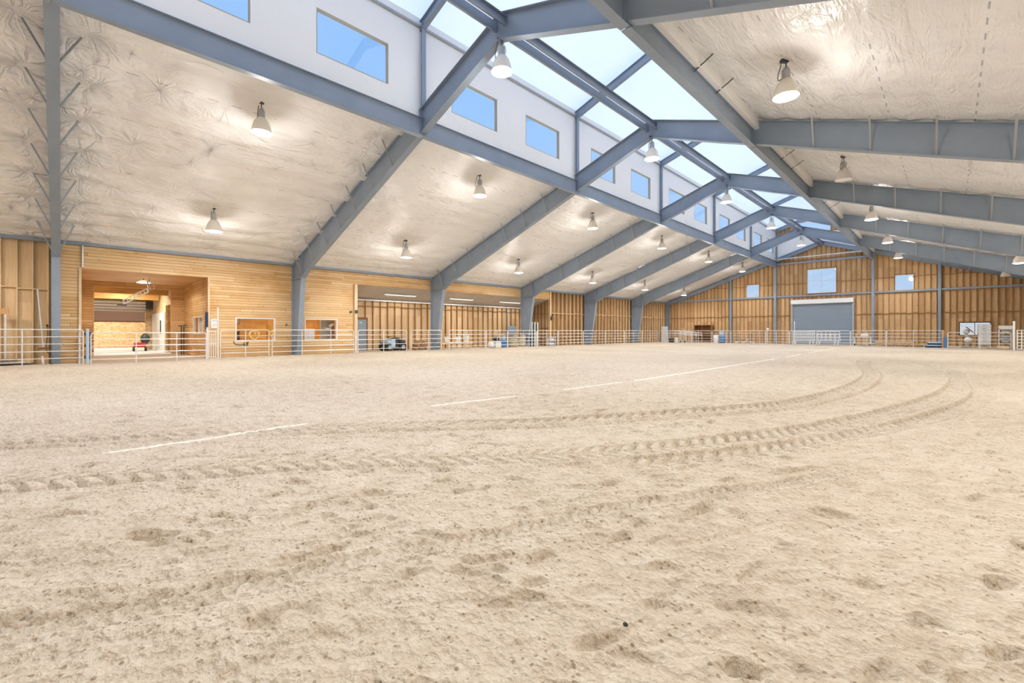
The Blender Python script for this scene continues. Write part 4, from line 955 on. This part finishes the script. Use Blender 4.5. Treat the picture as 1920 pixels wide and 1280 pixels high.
bin_(-25.8,-25.3,23.88,24.5,-.0,.54,'white','white','white storage bin beside the blue bin')
bin_(-25.8,-25.3,24.56,25.18,-.0,.60,'blue','blue','blue storage bin beside the feed bags')
bucket(-25.5,24.9,.60,'pale_blue','pale bucket standing on the blue bin')
mb = MB(); mb.blob((-25.5,24.12,.70), .26,.28,.16, 3); tag(mb.build('saddle_pad', M['navy']), 'dark blue saddle pad on the white bin', 'saddle pad')
mb = MB(); mb.blob((-25.45,23.5,.24), .2,.26,.26, 6, p=.8); tag(mb.build('sack', M['curtain']), 'pale sack slumped beside the white bin', 'sack')
t = thing('pallet', 'wooden pallet under the stacked feed bags', 'pallet', (-25.3,26.15,-.0)); 
for k in range(5): mb = MB(); mb.box((-.5+k*.22,-.88,.08),(-.36+k*.22,.88,.11)); mb.build('deck_board', M['stud_pale'], t)
for y in (-.8,0,.75): mb = MB(); mb.box((-.5,y,-.02),(.52,y+.08,.08)); mb.build('runner', M['stud_pale'], t)
for c_ in range(2):
    for r_ in range(6):
        mb = MB(); mb.blob((0,0,0), .46,.42,.068, r_*3+c_, n=16, p=.55); o = mb.build('feed_bag', M['bag']); o.location = (-25.3+(.02 if r_ % 2 else -.02), 25.72+c_*.86, .195+r_*.145)
        tag(o, 'cream feed bag, %s layer of the %s column on the pallet' % (['bottom','second','third','fourth','fifth','top'][r_], ['quad bike side','far side'][c_]), 'feed bag', 'feed bags on the pallet')
mb = MB(); mb.box((-25.78,25.26,1.02),(-24.82,27.04,1.06)); tag(mb.build('cover_board', M['brown']), 'dark board lying on top of the feed bags', 'board')
t = thing('slatted_panel', 'white slatted panel standing upright behind the feed bags', 'slatted panel', (-25.3,28.3,-.0))
for k in range(4): mb = MB(); mb.box((-.03,-.63+k*.37,0),(.03,-.53+k*.37,2.1)); mb.build('slat', M['white'], t)
mb = MB(); mb.box((-.06,-.6,.02),(-.04,.55,1.95)); mb.build('backing', M['dark'], t)
mb = MB(); mb.box((-27.9,27.74,.0),(-27.84,28.83,1.77)); tag(mb.build('grey_board', M['grey_door']), 'blue-grey board against the store bay back wall', 'board')
mb = MB(); mb.box((-27.9,27.66,-.05),(-27.8,27.74,3.30)); tag(mb.build('bay_post', M['galv_dark']), 'grey steel post beside the blue-grey board in the store bay', 'post')
t = thing('shelf_unit', 'low grey shelf with folded blankets at the end of the store bay', 'shelf', (-25.2,30.5,.0))
for z in (.05,.4,.75): mb = MB(); mb.box((-.2,-.4,z),(.2,.45,z+.04)); mb.build('shelf', M['galv'], t)
for y in (-.4,.42): mb = MB(); mb.box((-.2,y,0),(.2,y+.03,.79)); mb.build('side_panel', M['galv'], t)
for k, z in enumerate((.09,.44)):
    mb = MB(); mb.blob((-25.2,30.52,z+.12), .17,.33,.11, k, p=.6); tag(mb.build('blanket', M['curtain']), ['folded pale blanket on the bottom of the low shelf','folded pale blanket on the middle of the low shelf'][k], 'blanket')

# ------------------------------------------------------------------ things along the end wall
mb = MB(); mb.box((-25.3,51.95,0),(-24.5,52.0,1.9)); tag(mb.build('white_sheet', M['curtain']), 'pale upright sheet in the far corner by the long wall', 'sheet')
for k in range(5):
    y = 50.8+k*.28; x0 = -24.3+.5*k
    panel((x0, y), (x0+1.9, y+.12), ['pipe panel at the front of the stored heap in the far corner', 'second pipe panel in the far corner heap', 'third pipe panel in the far corner heap', 'fourth pipe panel in the far corner heap', 'rearmost pipe panel in the far corner heap'][k], (.6, 1.2), 'stored_panel', 'stored panel', 'pipe panels stored in the far corner', (.2,.5,.8,1.1-.05*k,1.4-.06*k))
t = thing('hand_truck', 'silver hand truck standing in the far corner heap', 'hand truck', (-21.9,50.3,0))
for x in (-.15,.15): mb = MB(); mb.tube([(x,0,.1),(x,0,1.5),(x*.6,.05,1.65)], .02, 6); mb.build('rail', M['galv'], t); wheel(t, x*1.6, 0, .13, .13, .06)
for z in (.3,.7,1.1): mb = MB(); mb.tube([(-.15,0,z),(.15,0,z)], .015, 6); mb.build('cross_bar', M['galv'], t)
mb = MB(); mb.box((-.2,-.25,.03),(.2,.0,.05)); mb.build('toe_plate', M['galv'], t)
for k, (x, y, rr, hh, mm, lb) in enumerate(((-23.2,50.2,.3,.5,'dark','dark tub in the far corner heap'), (-22.6,50.1,.22,.6,'white','white tub in the far corner heap'))):
    mb = MB(); mb.lathe([(.001,0),(rr*.8,0),(rr,hh),(rr*.9,hh),(rr*.7,.05),(.001,.05)], (x,y,0), 18); tag(mb.build('tub', M[mm]), lb, 'tub')
t = thing('cupboard', 'open brown wooden cupboard against the end wall', 'cupboard', (-20.95,54.0,0))
for x in (-1.0,-.1,.95): mb = MB(); mb.box((x,-.35,0),(x+.05,.3,2.05)); mb.build('side_panel', M['stud' if x > .5 else 'brown'], t)
for z in (.05,.9,2.0): mb = MB(); mb.box((-1.0,-.35,z),(1.0,.3,z+.05)); mb.build('shelf', M['brown'], t)
mb = MB(); mb.box((-1.0,.25,0),(1.0,.3,2.05)); mb.build('back_panel', M['brown'], t)
for k, (x, z, mm, lb) in enumerate(((-18.6,0,'white','white drum beside the blue drum at the end wall'), (-17.95,0,'blue','blue drum standing left of the end wall post'), (-18.0,.9,'pale_blue','pale blue keg on top of the blue drum'))):
    t = thing('drum', lb, 'drum', (x,51.5,z)); s = .88 if k < 2 else .42; r_ = .30 if k < 2 else .24
    mb = MB(); mb.lathe([(.001,0),(r_*.95,0),(r_,s*.04),(r_*.96,s*.3),(r_*1.02,s*.34),(r_*.96,s*.38),(r_*.96,s*.62),(r_*1.02,s*.66),(r_*.96,s*.7),(r_,s*.96),(r_*.95,s),(.001,s)], n=22); mb.build('body', M[mm], t)
    mb = MB(); mb.lathe([(.001,s+.02),(.04,s+.02),(.04,s-.01)], (r_*.5,0,0), 10); mb.build('cap', M['white'], t)
t = thing('wire_rack', 'grey metal rack behind the drums', 'rack', (-18.4,52.3,0))
for x in (-.7,.6): 
    for y in (-.25,.25): mb = MB(); mb.tube([(x,y,0),(x,y,1.48)], .02, 6); mb.build('leg', M['galv_dark'], t)
for z in (.3,.9,1.44): mb = MB(); mb.box((-.72,-.27,z),(.62,.27,z+.03)); mb.build('shelf', M['galv_dark'], t)
t = thing('bench', 'wooden bench with a red-brown top at the end wall', 'bench', (-15.8,52.0,0))
mb = MB(); mb.box((-.68,-.3,1.10),(.68,.3,1.22)); mb.build('top', M['orange'], t)
for x in (-.6,.54):
    for y in (-.25,.2): mb = MB(); mb.box((x,y,0),(x+.07,y+.07,1.10)); mb.build('leg', M['stud'], t)
mb = MB(); mb.box((-.6,-.02,.3),(.6,.03,.38)); mb.build('stretcher', M['stud'], t)
mb = MB(); mb.tube(smooth3([(-16.3,50.6,.1),(-15.8,50.5,.22),(-15.1,50.5,.24),(-14.4,50.6,.1)]), .035, 6); mb.tube([(-15.6,50.4,.0),(-15.0,50.7,.5)], .03, 6); tag(mb.build('drag_harrow', M['galv']), 'low galvanised drag frame lying in front of the wooden bench', 'drag frame')
t = thing('post_lamp', 'white round-headed stake at the end fence', 'stake', (-13.1,50.2,0)); mb = MB(); mb.tube([(0,0,0),(0,0,1.45)], .03, 8); mb.build('pole', M['galv'], t); mb = MB(); mb.blob((0,0,1.52), .13,.06,.12, 1); mb.build('head', M['white'], t)
# aluminium benches stored on their sides
def stored_bench(x, label, cols, ov):
    t = thing('aluminium_bench', label, 'bench', (x,50.0,0), 'aluminium benches by the roller door')
    for z in (.42,.72,1.02,1.30): mb = MB(); mb.box((-.9,-.03,z-.035),(.9,.03,z+.035)); mb.build('seat_plank', M['galv'], t)
    for k in range(cols):
        u = -.86+k*1.72/(cols-1); mb = MB()
        if ov: mb.bar((u-.07,0,.42),(u,.0,1.28), .05,.05); mb.bar((u+.07,0,.42),(u,.0,1.28), .05,.05)
        else: mb.box((u-.025,-.02,.38),(u+.025,.02,1.28))
        mb.build('slat', M['galv'], t)
    for u in (-.85,-.62,.55,.8): mb = MB(); mb.bar((u,0,.42),(u-.06,-.1,0), .06,.06); mb.build('leg', M['galv'], t)
stored_bench(-9.95, 'aluminium bench with close upright slats in front of the roller door', 13, False)
stored_bench(-8.02, 'aluminium bench with wide crossed slats in front of the roller door', 6, True)
t = thing('utility_cart', 'silver utility cart right of the roller door', 'cart', (-5.6,51.0,0))
mb = MB(); mb.box((-.65,-.3,.75),(.65,.3,.79)); mb.build('top', M['galv'], t); mb = MB(); mb.box((-.65,-.3,.25),(.65,.3,.28)); mb.build('shelf', M['galv'], t)
for x in (-.6,.55):
    for y in (-.28,.25): mb = MB(); mb.box((x,y,.1),(x+.05,y+.04,.75)); mb.build('leg', M['galv'], t)
for x in (-.55,.55): wheel(t, x, -.2, .1, .1, .05)
mb = MB(); mb.blob((-5.45,51.0,.95), .3,.22,.16, 2, p=.7); tag(mb.build('bundle', M['curtain']), 'pale bundle on the silver utility cart', 'bundle')
mb = MB(); mb.blob((-6.0,51.0,.93), .14,.18,.14, 5, p=.7); tag(mb.build('bundle', M['orange']), 'small orange bundle on the silver utility cart', 'bundle')
rnd = random.Random(4)
for k in range(9):
    r_ = k//3; y = 51.2+.32*(k % 3); L = 3.3-.35*r_-.2*rnd.random(); x0 = -4.8+.15*rnd.random()
    mb = MB(); mb.box((x0,y,.03+r_*.13),(x0+L,y+.26,.14+r_*.13)); o = mb.build('timber_beam', M['stud' if k % 2 else 'stud_pale']); 
    tag(o, 'timber beam in the %s layer of the pile, %s' % (['bottom','middle','top'][r_], ['front','centre','back'][k % 3]), 'timber', 'timber beams at the end wall')
for k in range(3):
    mb = MB(); mb.tube([(-4.2+k*.9,51.0,.10),(-3.4+k*.9,50.9,.12)], .09, 8); tag(mb.build('log', M['log']), ['log lying in front of the timber pile nearest the cart','log lying in front of the middle of the timber pile','log lying in front of the timber pile nearest the striped mats'][k], 'log', 'logs in front of the timber pile')
for k in range(4):
    mb = MB(); mb.box((-1.38+.06*k,48.25-.6*0+.35,.02+k*.11),(-.42,49.9,.12+k*.11)); tag(mb.build('mat', M['navy' if k % 2 == 0 else 'pale_blue'], bevel=.03), ['bottom dark blue mat of the striped stack','pale blue mat second in the striped stack','dark blue mat third in the striped stack','top pale blue mat of the striped stack'][k], 'mat', 'striped stack of mats')
mb = MB(); mb.box((-.30,47.9,.02),(-.10,47.95,.88)); tag(mb.build('blue_board', M['blue']), 'blue upright board by the pipe gate', 'board')
mb = MB(); mb.box((-.40,48.05,.0),(-.28,48.12,1.42)); tag(mb.build('orange_board', M['orange']), 'orange upright plank beside the blue board', 'plank')
# bottom window corner
t = thing('machine_stand', 'grey and white machine on a stand in front of the sliding window', 'machine', (.98,51.0,0))
mb = MB(); mb.bar((0,0,.1),(0,0,1.1), .14,.14); mb.build('column', M['galv_dark'], t); mb = MB(); mb.box((-.3,-.25,0),(.3,.25,.08)); mb.build('base', M['dark'], t)
mb = MB(); mb.blob((0,0,1.28), .2,.2,.2, 3); mb.build('head', M['galv_dark'], t); mb = MB(); mb.bar((-.05,0,1.7),(.45,0,1.15), .07,.07); mb.build('arm', M['brown'], t); mb = MB(); mb.bar((-.35,0,1.75),(.3,0,1.62), .1,.03); mb.build('hood', M['galv'], t)
mb = MB(); mb.blob((.12,-.1,.62), .25,.2,.22, 6); mb.build('bag', M['white'], t)
t = thing('drawer_cabinet', 'tall silver drawer cabinet in front of the sliding window', 'drawer cabinet', (1.97,51.0,0))
mb = MB(); mb.box((-.37,-.28,.22),(.37,.28,1.85)); mb.build('body', M['galv_dark'], t)
for k in range(8): mb = MB(); mb.box((-.34,-.31,.27+k*.197),(.34,-.28,.44+k*.197)); dr = mb.build('drawer', M['galv'], t); mb = MB(); mb.box((-.1,-.335,.345+k*.197),(.1,-.31,.365+k*.197)); mb.build('handle', M['dark'], dr)
for x in (-.33,.29): mb = MB(); mb.box((x,-.25,0),(x+.05,.2,.22)); mb.build('leg', M['galv'], t)
t = thing('rolling_shelf', 'white shelf piled with grey goods beside the thick white post', 'shelf', (3.0,49.5,0))
for z in (.35,.75,1.15,1.45): mb = MB(); mb.box((-.36,-.25,z),(.36,.25,z+.05)); mb.build('shelf', M['galv'], t)
for x in (-.36,.32): mb = MB(); mb.box((x,-.25,0),(x+.04,.25,1.7)); mb.build('side_panel', M['galv'], t)
mb = MB(); mb.box((-.36,-.26,1.5),(.36,-.2,1.72)); mb.build('rim', M['white'], t)
for k, z in enumerate((.40,.80,1.20)):
    mb = MB(); mb.blob((3.0,49.5,z+.11), .28,.2,.10, k, p=.6); tag(mb.build('bundle', M['galv_dark']), ['grey bundle on the lowest tier of the white shelf','grey bundle on the middle tier of the white shelf','grey bundle on the upper tier of the white shelf'][k], 'bundle', 'bundles on the white shelf')
mb = MB(); mb.box((2.55,48.9,.0),(3.15,49.2,.22)); tag(mb.build('crate', M['stud_pale']), 'low wooden crate at the foot of the white shelf', 'crate')
# rods and box on the opposite slope
mb = MB(); mb.box((.47,21.96,7.05),(.57,22.04,7.40)); mb.tube([(.52,22,7.38),(.52,22,6.72)], .025, 6); tag(mb.build('ceiling_fixture', M['white']), 'small white hanging fixture on the opposite roof slope', 'ceiling fixture')
mb = MB(); mb.tube([(-13.0,27.6,10.6),(-13.0,27.6,8.6)], .012, 5); mb.blob((-13.0,27.6,8.55), .05,.05,.09); tag(mb.build('hanging_cord', M['white']), 'thin white pull cord hanging in front of the clerestory windows', 'cord')
# pebbles
for k, (x, y, s, mm, lb) in enumerate(((-1.16,1.13,.010,'white','tiny white pebble on the sand'), (-1.02,1.75,.012,'dark','tiny dark pebble on the sand'))):
    h = float(sand_h(np.array([x]), np.array([y]))[0]); mb = MB(); mb.blob((x,y,h+.004), s, s*.8, s*.7, k); tag(mb.build('pebble', M[mm]), lb, 'pebble')
